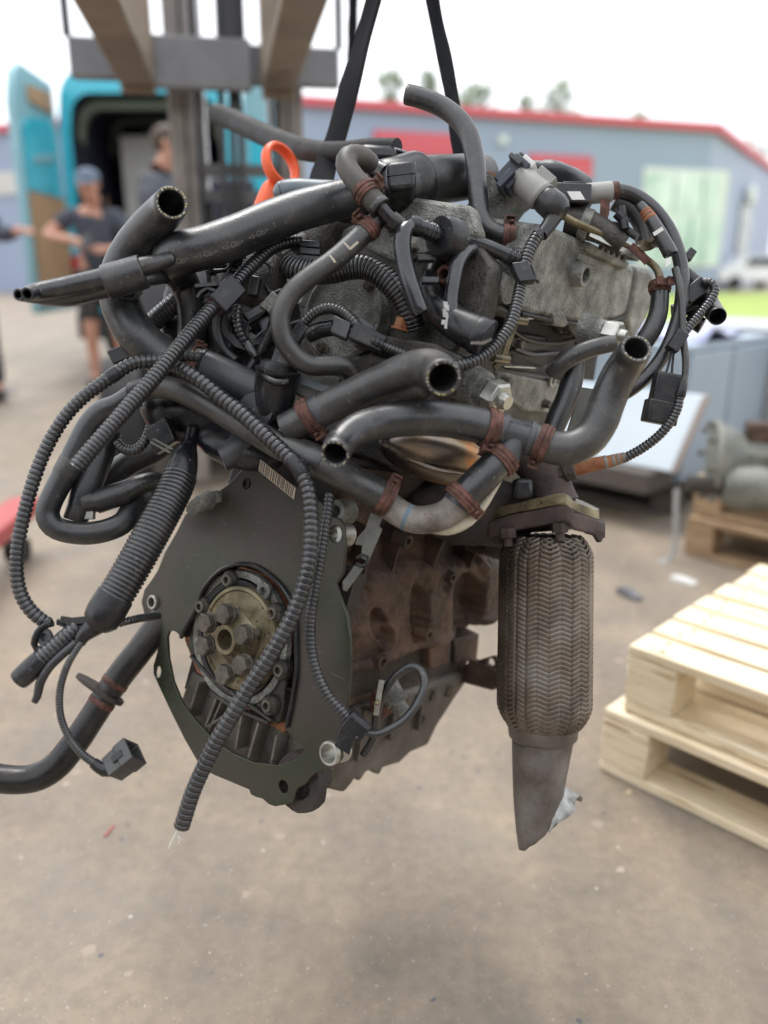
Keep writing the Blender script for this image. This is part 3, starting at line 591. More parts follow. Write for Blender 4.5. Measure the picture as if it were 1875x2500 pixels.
# ------------------------------------------------------------------ lifting sling over the right fork
def sling():
    tip = FHR + FFD * 2.05; hook = V((P(1000, -250, 1.18).x, tip.y + .02, FZ - .1))
    t = thing('lifting_sling', 'black webbing lifting sling holding up the engine', 'sling', (hook.x, hook.y, hook.z))
    def strap(pts, w0, w1, tw0, tw1, name='strap', th=.0035):
        p = Path(pts, [1] * len(pts), 10); m = MB(); R = []; n = 30
        for i in range(n + 1):
            q = i / n; c, _ = p.at(p.L * q); d = p.tan(p.L * q); x = RT - d * RT.dot(d); x.normalize(); y = d.cross(x)
            a = tw0 + (tw1 - tw0) * q; w = (w0 + (w1 - w0) * q) * (1 + .06 * math.sin(q * 23)); X = x * math.cos(a) + y * math.sin(a); Yv = d.cross(X)
            bend = .0035 * math.sin(q * 9 + 1)
            R.append([c + X * w / 2 + Yv * th, c + Yv * (th + bend), c - X * w / 2 + Yv * th, c - X * w / 2 - Yv * th, c - Yv * (th - bend), c + X * w / 2 - Yv * th])
        return m.rings(R).build(name, M['strap'], t)
    h = V((hook.x, hook.y, hook.z))
    strap([h, P(912, 0, 1.13), P(862, 180, 1.12), P(822, 330, 1.12), P(788, 425, 1.11), P(775, 500, 1.08)], .018, .036, .9, .3)
    strap([h, P(1056, 0, 1.13), P(1083, 130, 1.12), P(1104, 240, 1.11), P(1119, 345, 1.1), P(1124, 375, 1.1), P(1120, 420, 1.1)], .018, .02, .5, .2)
    strap([V((WY(862, 0, 2.1).x - .03, 2.1, FZ + .035)), V((WY(862, 0, 2.1).x - .005, 2.1, FZ - .02)), WY(862, 0, 2.1), WY(860, 90, 2.1), WY(858, 170, 2.1)], .022, .022, .2, .3, 'loose_strap_tail')
    p = [h + V((0, math.cos(a) * .03, .02 + math.sin(a) * .04)) for a in [i * 6.2832 / 20 for i in range(21)]]
    MB().tube(Path(p, [.007] * 21, 3), 8).build('shackle', B['steel'], t)
    pts = []
    for a in [i * 6.2832 / 24 for i in range(25)]:
        pts.append(V((h.x + math.sin(a) * .066, h.y, FZ + .015 - .045 + math.cos(a) * .068)))
    m = MB(); R = []
    for q in pts:
        n_ = (q - V((h.x, h.y, FZ - .03))).normalized(); R.append([q + V((0, .02, 0)), q - V((0, .02, 0)), q - V((0, .02, 0)) + n_ * .005, q + V((0, .02, 0)) + n_ * .005])
    m.rings(R).build('fork_loop', M['strap'], t)
sling()

# ------------------------------------------------------------------ pallets
PU = V((.70, -.714, 0)).normalized(); PV = V((.714, .70, 0)).normalized()
PRZ = math.atan2(PU.y, PU.x)
def pallet(name, label, corner, m, lx, ly, nb, group, z=0, rz=PRZ, bw=None):
    t = thing(name, label, 'pallet', corner + V((0, 0, z)), rz, group)
    bw = bw or ly / (nb + (nb - 1) * .22); gap = (ly - nb * bw) / max(1, nb - 1); rnd = random.Random(hash(label) % 999)
    def mesh1(nm, x, y, zz): return MB().box(-x / 2, x / 2, -y / 2, y / 2, -zz / 2, zz / 2).mesh(nm, m)
    def put(nm, me, x, y, zz, tilt=0):
        o = link(nm, me, t, True); o.location = (x, y, zz); o.rotation_euler = (0, 0, tilt)
        b = o.modifiers.new('bevel', 'BEVEL'); b.width = .003; b.segments = 1
    top = mesh1('top_board', lx, bw, .021)
    for i in range(nb): put('top_board', top, lx / 2 + rnd.uniform(-.006, .006), bw / 2 + i * (bw + gap), .133, rnd.uniform(-.004, .004))
    st = mesh1('stringer', .1, ly, .021)
    for x in (.05, lx / 2, lx - .05): put('stringer', st, x, ly / 2, .111)
    bl = mesh1('block', .1, .1, .078); lb = mesh1('bottom_board', lx, .1, .021)
    for y in (.05, ly / 2, ly - .05):
        for x in (.05, lx / 2, lx - .05): put('block', bl, x, y, .0615)
        put('bottom_board', lb, lx / 2, y, .011)
    nm_ = MB()
    for i in range(nb):
        for x in (.05, lx / 2, lx - .05):
            for k in (-.25, .25): nm_.lathe(V((x + rnd.uniform(-.012, .012), bw / 2 + i * (bw + gap) + k * bw, .1437)), V((0, 0, 1)), [(0, .0045), (.0012, .0045)], 8)
    o = nm_.build('nail_heads', B['debris'], t, local=True); o['kind'] = 'stuff'
    return t
cA = GZ(1536, 1575, .288); cA.z = 0
pallet('wooden_pallet', 'new pale pine pallet on top of the near stack of two', cA, B['pine'], 1.2, .64, 7, 'new pallets stacked at the right', .1455)
pallet('wooden_pallet', 'new pale pine pallet at the bottom of the near stack, on the ground', cA - PU * .03 - PV * .02, B['pine'], 1.2, .64, 6, 'new pallets stacked at the right', 0)
cB = GZ(1668, 1352, 0)
pallet('wooden_pallet', 'weathered brown pallet under the gearbox, upper of the two', cB + PV * .03, B['oldpine'], 1.0, .7, 5, 'weathered pallets behind', .146)
pallet('wooden_pallet', 'weathered brown pallet on the ground below the gearbox pallet', cB, B['oldpine'], 1.0, .72, 5, 'weathered pallets behind', 0)

# gearbox standing on the weathered pallets
def gearbox():
    c = GZ(1862, 1228, .292)
    t = thing('gearbox', 'dirty greenish grey gearbox casting standing on the weathered pallets', 'gearbox', c)
    d = PU.copy(); up = V((0, 0, 1)); d2 = (d * .8 + PV * .5).normalized(); s2 = V((-d2.y, d2.x, 0))
    m = MB(); m.lathe(c - d2 * .17 + up * .125, d2, [(0, .1), (.004, .128), (.02, .13), (.024, .118), (.06, .105), (.1, .085), (.16, .08), (.165, .09), (.18, .09), (.186, .078), (.27, .07), (.3, .045)], 30)
    m.jitter(.006, 24); m.build('bell_housing', B['gear'], t)
    m = MB(); m.lathe(c - d2 * .14 - s2 * .09 + up * .07, d2, [(0, .05), (.03, .066), (.1, .07), (.16, .06), (.2, .03)], 20); m.jitter(.005, 30); m.build('differential_housing', B['gear'], t)
    m = MB(); m.obox(c - d2 * .02 + up * .225, d2 * .06, s2 * .035, up * .03); m.jitter(.006, 40); m.build('selector_tower', M['iron'], t, bev=.01)
    MB().cyl(c - d2 * .0 + up * .25, c - d2 * .0 + up * .33, .012, 12).build('selector_shaft', M['pipe_dark'], t)
    MB().bar([c + up * .325 - s2 * .06, c + up * .33, c + up * .32 + s2 * .07], .025, .012, d2).build('selector_lever', M['iron'], t)
    MB().cyl(c - d2 * .24 - s2 * .09 + up * .07, c - d2 * .12 - s2 * .09 + up * .07, .028, 14).build('drive_flange', M['iron_dark'], t)
    for k in range(7):
        q = k * .9; MB().obox(c + d2 * .0 + up * .125 + (s2 * math.cos(q) + up * math.sin(q)) * .088, d2 * .07, s2 * .006, up * .012).build('cooling_rib', B['gear'], t, bev=.002)
    for k in range(8):
        q = k * .785; bolt_c = c - d2 * .175 + up * .125 + (s2 * math.cos(q) + up * math.sin(q)) * .117; MB().lathe(bolt_c, -d2, [(0, .01), (.014, .01), (.016, .007)], 6).build('housing_bolt', M['bolt'], t)
gearbox()

# ------------------------------------------------------------------ blue-grey crates
def crate(N0, lu, lv, h, mt, label, pl):
    t = thing('storage_crate', label, 'crate', N0, 0, 'steel crates at the right')
    z0 = .146
    q = lambda u, v, z: N0 + PU * u + PV * v + V((0, 0, z))
    m = MB(); m.plate([q(0, 0, h), q(-lu, 0, h), q(-lu, lv, h), q(0, lv, h)], [], V((0, 0, -.03))); m.build('lid', mt, t, bev=.006)
    for nm, a, b_ in (('side_panel', (0, 0), (-lu, 0)), ('side_panel', (0, 0), (0, lv)), ('side_panel', (-lu, 0), (-lu, lv)), ('side_panel', (-lu, lv), (0, lv))):
        n = 2 if nm else 1
        for k in range(2):
            p0 = q(*a, z0).lerp(q(*b_, z0), k / 2 + .012); p1 = q(*a, z0).lerp(q(*b_, z0), (k + 1) / 2 - .012); dd = (p1 - p0).normalized(); nn = V((dd.y, -dd.x, 0))
            MB().obox((p0 + p1) / 2 + V((0, 0, (h - .032 - z0) / 2)), (p1 - p0) / 2, nn * .012, V((0, 0, (h - .034 - z0) / 2))).build(nm, mt, t, bev=.005)
    m = MB()
    for u in (-.03, -lu + .03):
        for v in (.03, lv - .03): m.obox(q(u, v, (h + z0) / 2 - .016), PU * .02, PV * .02, V((0, 0, (h - z0) / 2 - .018)))
    m.build('corner_post', mt, t)
    if pl: pallet('wooden_pallet', pl, N0 - PU * lu, B['darkwood'], lu, lv, 5, 'dark pallets below the crates')
crate(V((1.2, 3.18, 0)), 1.05, .8, .7, B['crate'], 'blue-grey steel crate standing on a dark pallet', 'dark worn pallet below the blue-grey crate')
crate(V((2.0, 3.62, 0)), .9, .8, .72, B['crate2'], 'pale grey crate farther right behind the weathered pallets', 'dark worn pallet below the pale grey crate')
def panel():
    N0 = V((1.2, 3.18, 0)); nn = -PV
    a = N0 + PU * .05 + nn * .16; b_ = N0 - PU * .62 + nn * .16; tp = nn * -.12
    lo, hi = .23, .52
    poly = [a + V((0, 0, lo)), b_ + V((0, 0, lo)), b_ + tp + V((0, 0, hi)), a + PU * .04 + tp + V((0, 0, hi))]
    t = thing('leaning_panel', 'pale blue flat panel leaning on the blue-grey crate', 'panel', a)
    MB().prism(poly, PV * .03).build('sheet', B['panel'], t, bev=.004)
    MB().prism([poly[0] + PU * .003, poly[3] + PU * .003, poly[3] + PU * .018, poly[0] + PU * .018], PV * .032).build('edge_strip', B['panelside'], t)
    MB().prism([N0 + nn * p + V((0, 0, .146)) - PU * k for p, k in ((.25, .0), (.25, .7), (.03, .7), (.03, .0))], V((0, 0, .08))).build('foot_board', B['darkwood'], t)
panel()
m = MB(); R = []
for i in range(9):
    u = -.5 + i * .06; R.append([V((1.2, 3.18, .715)) + PU * (u + .02) + PV * v + V((0, 0, .025 * math.sin(v * 19 + i * 1.3) + .03 * (1 if 0 < j < 5 else -.5))) for j, v in enumerate((.12, .2, .28, .36, .44, .52))])
v_ = [p for r in R for p in r]; f_ = [[i * 6 + j, i * 6 + j + 1, (i + 1) * 6 + j + 1, (i + 1) * 6 + j] for i in range(8) for j in range(5)]
o = MB().add(v_, f_).build('plastic_sheet', B['lav'])
sd_ = o.modifiers.new('solid', 'SOLIDIFY'); sd_.thickness = .006; tag(o, 'crumpled lavender plastic sheet lying on the blue-grey crate', 'sheet')
m = MB(); p0 = GZ(1648, 1370, 0)
pth = Path([p0 + V((-.06, -.02, .004)), p0 + V((-.02, 0, .01)), p0 + V((0, .02, .06)), p0 + V((.0, .05, .2)), p0 + V((0, .06, .25))], [1] * 5)
m.bar([pth.at(pth.L * i / 16)[0] for i in range(17)], .02, .004, V((1, .4, 0)))
tag(m.build('plastic_strip', B['strip']), 'pale bent plastic strip standing before the dark pallet', 'strip')

# small litter on the ground
def bit(name, x0, y0, x1, y1, w, h, mt, label, cat):
    a, b_ = GZ(x0, y0), GZ(x1, y1); d = b_ - a; n = V((-d.y, d.x, 0)).normalized(); m = MB(); R = []
    for i in range(7):
        q = i / 6; c = a.lerp(b_, q); k = w / 2 * (.75 + .3 * math.sin(q * 3.1) + .1 * math.sin(q * 17)); z = .002 + h * (.8 + .3 * math.sin(q * 5))
        R.append([c + n * k + V((0, 0, .002)), c + n * k * .8 + V((0, 0, z)), c - n * k * .8 + V((0, 0, z)), c - n * k + V((0, 0, .002))])
    tag(m.rings(R).build(name, mt), label, cat)
bit('metal_offcut', 1510, 1445, 1562, 1468, .035, .02, B['debris'], 'short grey metal offcut lying on the ground beside the flexible exhaust pipe', 'offcut')
bit('plastic_scrap', 1640, 1412, 1700, 1428, .04, .01, B['debrisw'], 'thin white plastic scrap on the ground behind the new pallets', 'scrap')
bit('paint_mark', 254, 2046, 280, 2016, .004, .001, B['red'], 'small red scratch of paint on the ground below the hanging cable', 'paint mark')
bit('plastic_scrap', 0, 955, 35, 962, .07, .02, B['debris'], 'dark scrap on the ground at the far left', 'scrap')

# ------------------------------------------------------------------ pallet truck at the left edge
def pallet_truck():
    a = GZ(62, 1212, .2); b_ = GZ(-160, 1388, .2); d = (b_ - a).normalized(); s = V((-d.y, d.x, 0)); up = V((0, 0, 1))
    t = thing('pallet_truck', 'red pallet truck cut off by the left edge of the picture', 'pallet truck', V((a.x, a.y, 0)))
    for k in (0, -.36):
        c = a + s * k
        m = MB(); m.prism([c - s * .05, c + s * .05, c + s * .058 + d * .1, c + s * .058 + d * 1.15, c - s * .058 + d * 1.15, c - s * .058 + d * .1], up * -.055); m.build('fork', B['red'], t, bev=.008)
        w = MB(); w.cyl(c + d * .14 - s * .035 - up * .155, c + d * .14 + s * .035 - up * .155, .04, 18); w.build('roller', B['tyre'], t)
        w = MB(); w.bar([c + d * .14 - up * .15, c + d * .3 - up * .06], .03, .02, s); w.build('roller_arm', B['fkdark'], t)
    m = MB(); m.obox(a - s * .18 + d * 1.25 + up * .02, d * .12, s * .28, up * .12); m.build('pump_head', B['red'], t, bev=.02)
    m = MB(); m.cyl(a - s * .18 + d * 1.35 + up * .1, a - s * .18 + d * 1.6 + up * .95, .02, 12); m.build('handle', B['fkdark'], t)
    w = MB(); w.cyl(a - s * .28 + d * 1.35 - up * .12, a - s * .08 + d * 1.35 - up * .12, .08, 20); w.build('steer_wheel', B['tyre'], t)
pallet_truck()

# ------------------------------------------------------------------ people
def skinned(name, verts, edges, rad, mat, parent, roots=(0,), sub=2):
    me = bpy.data.meshes.new(name); me.from_pydata([tuple(v) for v in verts], edges, []); me.materials.append(mat)
    o = link(name, me, parent, True)
    sk = o.modifiers.new('skin', 'SKIN'); sk.use_smooth_shade = True; sk.branch_smoothing = .4
    if not me.skin_vertices: 
        bm = bmesh.new(); bm.from_mesh(me); bm.verts.layers.skin.verify(); bm.to_mesh(me); bm.free()
    ly = me.skin_vertices[0].data
    for i, r in enumerate(rad):
        ly[i].radius = r if isinstance(r, tuple) else (r, r); ly[i].use_root = i in roots; ly[i].use_loose = False
    sb = o.modifiers.new('sub', 'SUBSURF'); sb.levels = sb.render_levels = sub
    return o
def person(name, label, loc, rz, h, arms, top, bottom, cap=None, hair=None, short_sleeve=True, shorts=True, phone=False, headtilt=.03):
    t = thing('person', label, 'person', loc, rz, None); k = h / 1.75
    vs, es, rd, roots = [], [], [], []
    def vtx(p, r, link_=None):
        vs.append(V(p) * k); rd.append(tuple(q * k for q in r) if isinstance(r, tuple) else r * k)
        if link_ is not None: es.append((link_, len(vs) - 1))
        return len(vs) - 1
    pel = vtx((0, 0, .95), (.15, .11)); roots.append(pel)
    sp = vtx((0, .01, 1.12), (.14, .105), pel); ch = vtx((0, .01, 1.32), (.165, .115), sp); nb = vtx((0, .005, 1.46), (.07, .065), ch)
    nk = vtx((0, -.012, 1.51), .055, nb); jw = vtx((0, -.04 - headtilt, 1.545), (.066, .075), nk); hd = vtx((0, -.03 - headtilt * 1.3, 1.625), (.08, .096), jw); tp = vtx((0, -.02 - headtilt, 1.7), (.058, .07), hd)
    hip, kn, an, sh, el, wr, pa = {}, {}, {}, {}, {}, {}, {}
    for s in (-1, 1):
        hip[s] = vtx((s * .095, 0, .9), (.09, .1), pel); kn[s] = vtx((s * .115, -.02, .5), .06, hip[s]); cf = vtx((s * .12, .015, .34), .055, kn[s]); an[s] = vtx((s * .125, .02, .09), .038, cf); vtx((s * .14, -.13, .035), .034, an[s])
        e, w, p = arms[s]
        sh[s] = vtx((s * .175, .01, 1.41), .062, ch); el[s] = vtx(e, .043, sh[s]); wr[s] = vtx(w, .029, el[s]); pa[s] = vtx(p, (.034, .022), wr[s])
    for s in (-1, 1):                                    # five fingers, each a chain rooted in the palm
        e, w, p = (V(q) for q in arms[s]); d = (p - w).normalized(); side = d.cross(V((0, -.5, 1))).normalized(); nrm = side.cross(d).normalized()
        for j, (off, L) in enumerate(((-.024, .06), (-.008, .072), (.009, .068), (.025, .055))):
            b0 = p + side * off - d * .01; a = vtx(b0, .0095); roots.append(a); b1 = vtx(b0 + d * L * .45 - nrm * .006, .0085, a); vtx(b0 + d * L * .8 - nrm * .03, .0075, b1)
        b0 = w + d * .035 + side * -.024 * s; a = vtx(b0, .011); roots.append(a); b1 = vtx(b0 + d * .02 - side * .028 * s - nrm * .01, .0095, a); vtx(b0 + d * .05 - side * .032 * s - nrm * .02, .008, b1)
    body = skinned('body', vs, es, rd, B['skin'], t, roots)
    hc = vs[hd]
    f = MB()
    f.ell(hc + V((0, -.098, -.005)) * k, V((.013, 0, 0)) * k, V((0, .018, .004)) * k, V((0, .004, .024)) * k, 10, 8); f.build('nose', B['skin'], body, local=True)
    for s in (-1, 1):
        MB().ell(hc + V((s * .03, -.084, .02)) * k, V((.012, 0, 0)) * k, V((0, .008, 0)) * k, V((0, 0, .007)) * k, 10, 6).build('eye', B['phone'], body, local=True)
        MB().ell(hc + V((s * .078, .005, .0)) * k, V((.01, 0, 0)) * k, V((0, .018, 0)) * k, V((0, 0, .03)) * k, 10, 8).build('ear', B['skin'], body, local=True)
    MB().ell(hc + V((0, -.088, -.05)) * k, V((.024, 0, 0)) * k, V((0, .008, 0)) * k, V((0, 0, .006)) * k, 10, 6).build('mouth', B['redtrim'], body, local=True)
    # shirt or jacket over torso and arms
    cs, ce, cr = [], [], []
    def cvx(p, r, l=None):
        cs.append(p); cr.append(r)
        if l is not None: ce.append((l, len(cs) - 1))
        return len(cs) - 1
    ex = .014 if short_sleeve else .024
    c0 = cvx(vs[pel] + V((0, 0, -.1)) * k, (.165 * k + ex * .5, .125 * k + ex * .5)); c1 = cvx(vs[sp], (.15 * k + ex, .115 * k + ex), c0); c2 = cvx(vs[ch], (.17 * k + ex, .12 * k + ex), c1); cvx(vs[nb] + V((0, 0, .012)), (.085 * k, .08 * k), c2)
    for s in (-1, 1):
        c3 = cvx(vs[sh[s]], .066 * k + ex, c2)
        if short_sleeve: cvx(vs[sh[s]].lerp(vs[el[s]], .62), .062 * k + ex * .6, c3)
        else:
            c4 = cvx(vs[el[s]], .05 * k + ex * .6, c3); cvx(vs[el[s]].lerp(vs[wr[s]], .9), .036 * k + ex * .5, c4)
    skinned('shirt' if short_sleeve else 'jacket', cs, ce, cr, top, t)
    cs, ce, cr = [], [], []
    c0 = cvx(vs[pel] + V((0, 0, .04)), (.157 * k, .122 * k))
    for s in (-1, 1):
        c1 = cvx(vs[hip[s]], (.105 * k, .112 * k), c0)
        if shorts: cvx(vs[hip[s]].lerp(vs[kn[s]], .9), (.092 * k, .09 * k), c1)
        else: c2 = cvx(vs[kn[s]], .075 * k, c1); cvx(vs[an[s]] + V((0, 0, .02)), .06 * k, c2)
    skinned('shorts' if shorts else 'trousers', cs, ce, cr, bottom, t)
    for s in (-1, 1):
        m = MB(); m.ell(vs[an[s]] + V((s * .008, -.06, -.045)) * k, V((.05, 0, 0)) * k, V((0, .14, 0)) * k, V((0, 0, .048)) * k, 16, 10)
        m.v = [V((p.x, p.y, max(p.z, .002))) for p in m.v]; m.build('shoe', B['shoe'], t, local=True)
    if cap:
        m = MB(); m.lathe(hc + V((0, .005, .028)) * k, V((0, -.12, 1)), [(0, .093 * k), (.03 * k, .095 * k), (.06 * k, .084 * k), (.085 * k, .055 * k), (.095 * k, .012 * k)], 20)
        cp = m.build('cap', cap, t, local=True)
        m = MB(); a = [V((math.sin(q) * .085, -.06 - math.cos(q) * .11, .022 - .03 * math.cos(q))) * k + hc for q in [-1.3 + 2.6 * i / 10 for i in range(11)]]
        m.prism(a, V((0, 0, .007))); m.build('brim', cap, cp, local=True)
    if hair:
        m = MB(); m.ell(hc + V((0, .022, .03)) * k, V((.088, 0, 0)) * k, V((0, .095, 0)) * k, V((0, 0, .085)) * k, 18, 12); m.jitter(.008, 30); m.build('hair', hair, t, local=True)
    if phone:
        c = (vs[pa[-1]] + vs[pa[1]]) / 2 + V((0, -.05, .035)); ph = MB(); ph.obox(c, V((.037, 0, 0)), V((0, .05, .055)), V((0, -.004, .004))); 
        ob = ph.build('smartphone', B['phone'], None, bev=.004); ob.location = t.location; ob.rotation_euler = t.rotation_euler
        tag(ob, 'dark phone held in both hands by the person in the cap', 'phone')
    return t
p1 = GZ(272, 948, 0)
person('person', 'person in a blue-grey cap, navy shirt and shorts looking down at their hands', p1, .1, 1.74,
       {-1: ((-.37, -.1, 1.24), (-.1, -.3, 1.2), (-.02, -.34, 1.17)), 1: ((.3, -.06, 1.14), (.12, -.3, 1.13), (.05, -.35, 1.14))},
       B['shirt'], B['shorts'], cap=B['capm'], phone=True, headtilt=.05)
p2 = WY(384, 300, 5.6)
person('person', 'person in a grey jacket standing left of the forklift mast', V((p2.x, 5.6, 0)), 1.5, 1.88,
       {-1: ((-.27, .0, 1.12), (-.24, -.2, .98), (-.22, -.28, .95)), 1: ((.26, -.02, 1.12), (.2, -.2, 1.0), (.17, -.28, .98))},
       B['jacket'], B['jeans'], hair=B['hair'], short_sleeve=False, shorts=False)
p3 = WY(-104, 560, 6.2)
person('person', 'person at the far left edge, only a dark sleeve and hand showing', V((p3.x, 6.2, 0)), .2, 1.76,
       {-1: ((-.3, .0, 1.15), (-.26, -.22, 1.2), (-.22, -.3, 1.2)), 1: ((.3, -.05, 1.2), (.46, -.2, 1.24), (.52, -.24, 1.24))},
       B['shirt'], B['jeans'], hair=B['hair'], short_sleeve=False, shorts=False)
# ------------------------------------------------------------------ the engine
ENG = thing('car_engine', 'dirty grey and rusty car engine with black hoses hanging from the black sling', 'engine', E(0, .2, -.2))
def HP(pts, n=14):
    return Path([P(x, y, d) for x, y, d, r in pts], [r * d / F for x, y, d, r in pts], n)
def hose(name, pts, mat='rubber', open0=False, open1=False, parent=None, seg=22, label=None, bore=.74):
    p = HP(pts); o = MB().hose(p, seg, open0, open1, bore=bore).build(name, M[mat], parent or ENG)
    if label: o['label'] = label
    return o, p
def conduit(name, pts, pitch, parent=None, mat='conduit', depth=.14, seg=16, label=None, slit=False):
    p = HP(pts); o = MB().corr(p, pitch, depth, seg).build(name, M[mat], parent or ENG, sharp=60)
    if label: o['label'] = label
    return o, p
def flecks(o, p, end, n=24, yel=.35, seed=3):
    rnd = random.Random(seed); d = 0 if end == 0 else p.L; c, r = p.at(d); t = p.tan(d) * (-1 if end == 0 else 1); x, y, _ = tri(t)
    for mt, keep in (('fibre', lambda q: q >= yel), ('yellow', lambda q: q < yel)):
        m = MB()
        for i in range(n):
            q = rnd.random(); a = 6.2832 * i / n + rnd.uniform(-.08, .08); s = rnd.uniform(.35, .9); rr = r * rnd.uniform(.84, .9)
            if not keep(q): continue
            X = (x * math.cos(a) + y * math.sin(a)); Yv = t.cross(X)
            m.obox(c + X * rr + t * .0002, X * r * .028 * (.7 + s * .6), Yv * r * .05 * s, t * .0006)
        if m.v: ob = m.build('fibre_ends', M[mt], o); ob['kind'] = 'stuff'
def clamp(parent, p, i, w=.012, k=1.05, mat='rust', ear=(0, 1), ridges=True, ang=None):
    d = p.ctrl(i); c, r = p.at(d); t = p.tan(d); r *= k; th = .0016; m = MB()
    prof = [(-w / 2, r - .001), (-w / 2, r + th), (-w * .3, r + th), (-w * .24, r + th * 1.7), (-w * .1, r + th * 1.7), (-w * .05, r + th), (w * .05, r + th), (w * .1, r + th * 1.7), (w * .24, r + th * 1.7), (w * .3, r + th), (w / 2, r + th), (w / 2, r - .001)]
    m.lathe(c, t, prof, 30, False, False)
    e = RT * ear[0] + UP * ear[1]; e = (e - t * e.dot(t)).normalized(); s = t.cross(e)
    b = c + e * (r + th)
    for q in (-1, 1):                                    # two folded ears of the spring clamp
        m.obox(b + s * q * .004 + e * .003, s * .001, e * .0045, t * w * .42)
        m.obox(b + s * q * .0075 + e * .0068, s * .0035, e * .0009, t * w * .36)
    m.obox(b + e * .001 + t * w * .1, s * .012, e * .0012, t * w * .16)
    o = m.build('hose_clamp', M[mat], parent, bev=.0003); return o
def ringat(name, parent, p, i, w, k, mat, k2=None):
    d = p.ctrl(i); c, r = p.at(d); t = p.tan(d); r1 = r * k; r2 = r * (k2 or k)
    return MB().lathe(c, t, [(-w / 2, r * .9), (-w / 2, r1 * .97), (-w * .4, r1), (w * .4, r2), (w / 2, r2 * .97), (w / 2, r * .9)], 26, False, False).build(name, M[mat], parent)
def pp(pts, ax, val): return [on(x, y, ax, val) for x, y in pts]
def circ(c, X, Y, r, n=16, ph=0): return [c + (X * math.cos(ph + 6.2832 * i / n) + Y * math.sin(ph + 6.2832 * i / n)) * r for i in range(n)]
def bolt(name, c, d, r, h, parent, mat='bolt', washer=True):
    m = MB()
    if washer: m.lathe(c, d, [(0, r * 1.25), (h * .18, r * 1.25), (h * .22, r * 1.1)], 18)
    m.hexa(c + d * (h * .2 if washer else 0), d, r, h); return m.build(name, M[mat], parent, bev=.0006)
def allen(c, d, r, h, parent, mat='bolt'):
    m = MB(); m.lathe(c, d, [(0, r), (h * .9, r), (h, r * .9), (h, r * .55), (h * .45, r * .5)], 18); return m.build('socket_bolt', M[mat], parent)

# ---- cylinder block: a core and a modelled side wall
def proj(p):
    q = p - CAM; d = q.dot(FW); return CX + F * q.dot(RT) / d, CY - F * q.dot(UP) / d
def sst(e0, e1, x):
    t = max(0, min(1, (x - e0) / (e1 - e0))); return t * t * (3 - 2 * t)
LEDGE = [(700, 1700), (860, 1645), (905, 1628), (960, 1604), (1030, 1582), (1096, 1556), (1108, 1534), (1140, 1540), (1180, 1528), (1215, 1500), (1300, 1480)]
def ledge(x):
    for (x0, y0), (x1, y1) in zip(LEDGE, LEDGE[1:]):
        if x < x1: return y0 + (y1 - y0) * max(0, (x - x0)) / (x1 - x0)
    return LEDGE[-1][1]
FEAT = [(930, 1490, 95, 150, 0, .013, .55), (1066, 1480, 42, 130, 0, .015, .4), (1198, 1430, 24, 120, 0, .013, .35), (1150, 1400, 60, 40, 0, .006, .5),
        (922, 1528, 19, 44, -.3, -.02, .18), (934, 1552, 20, 30, .5, .008, .25), (1016, 1498, 17, 62, 0, -.018, .25), (1140, 1478, 38, 72, .1, -.024, .13), (1170, 1486, 6, 17, 0, -.012, .3),
        (1085, 1420, 12, 26, .4, -.008, .3), (880, 1420, 22, 50, .2, -.01, .3), (990, 1400, 16, 40, .2, -.008, .4)]
def side_r(a, u):
    x, y = proj(E(.1, a, u)); n1 = noise.noise(V((a * 30, u * 30, 1))); n2 = noise.noise(V((a * 95, u * 95, 4))); n3 = noise.noise(V((a * 240, u * 240, 7)))
    x += 5 * n1 + 2 * n2; y += 5 * n2
    r = .092
    for fx, fy, rx, ry, ro, h, s in FEAT:
        dx, dy = x - fx, y - fy; cx_, sy_ = math.cos(ro), math.sin(ro); d = math.hypot((dx * cx_ + dy * sy_) / rx, (-dx * sy_ + dy * cx_) / ry)
        r += h * (1 - sst(1 - s, 1 + s, d))
    r -= .02 * (1 - sst(-16, 16, y - (1392 - .07 * (x - 850))))
    yl = ledge(x) + 6 * n2; r -= .03 * sst(-2, 7, y - yl); r += .007 * (1 - sst(4, 16, abs(y - yl + 9)))
    r += .026 * sst(-.05, -.056, u) if False else .026 * (1 - sst(-.06, -.054, u))
    r += .012 * sst(.225, .23, u)
    return r + .003 * n1 + .0014 * n2 + .0007 * n3
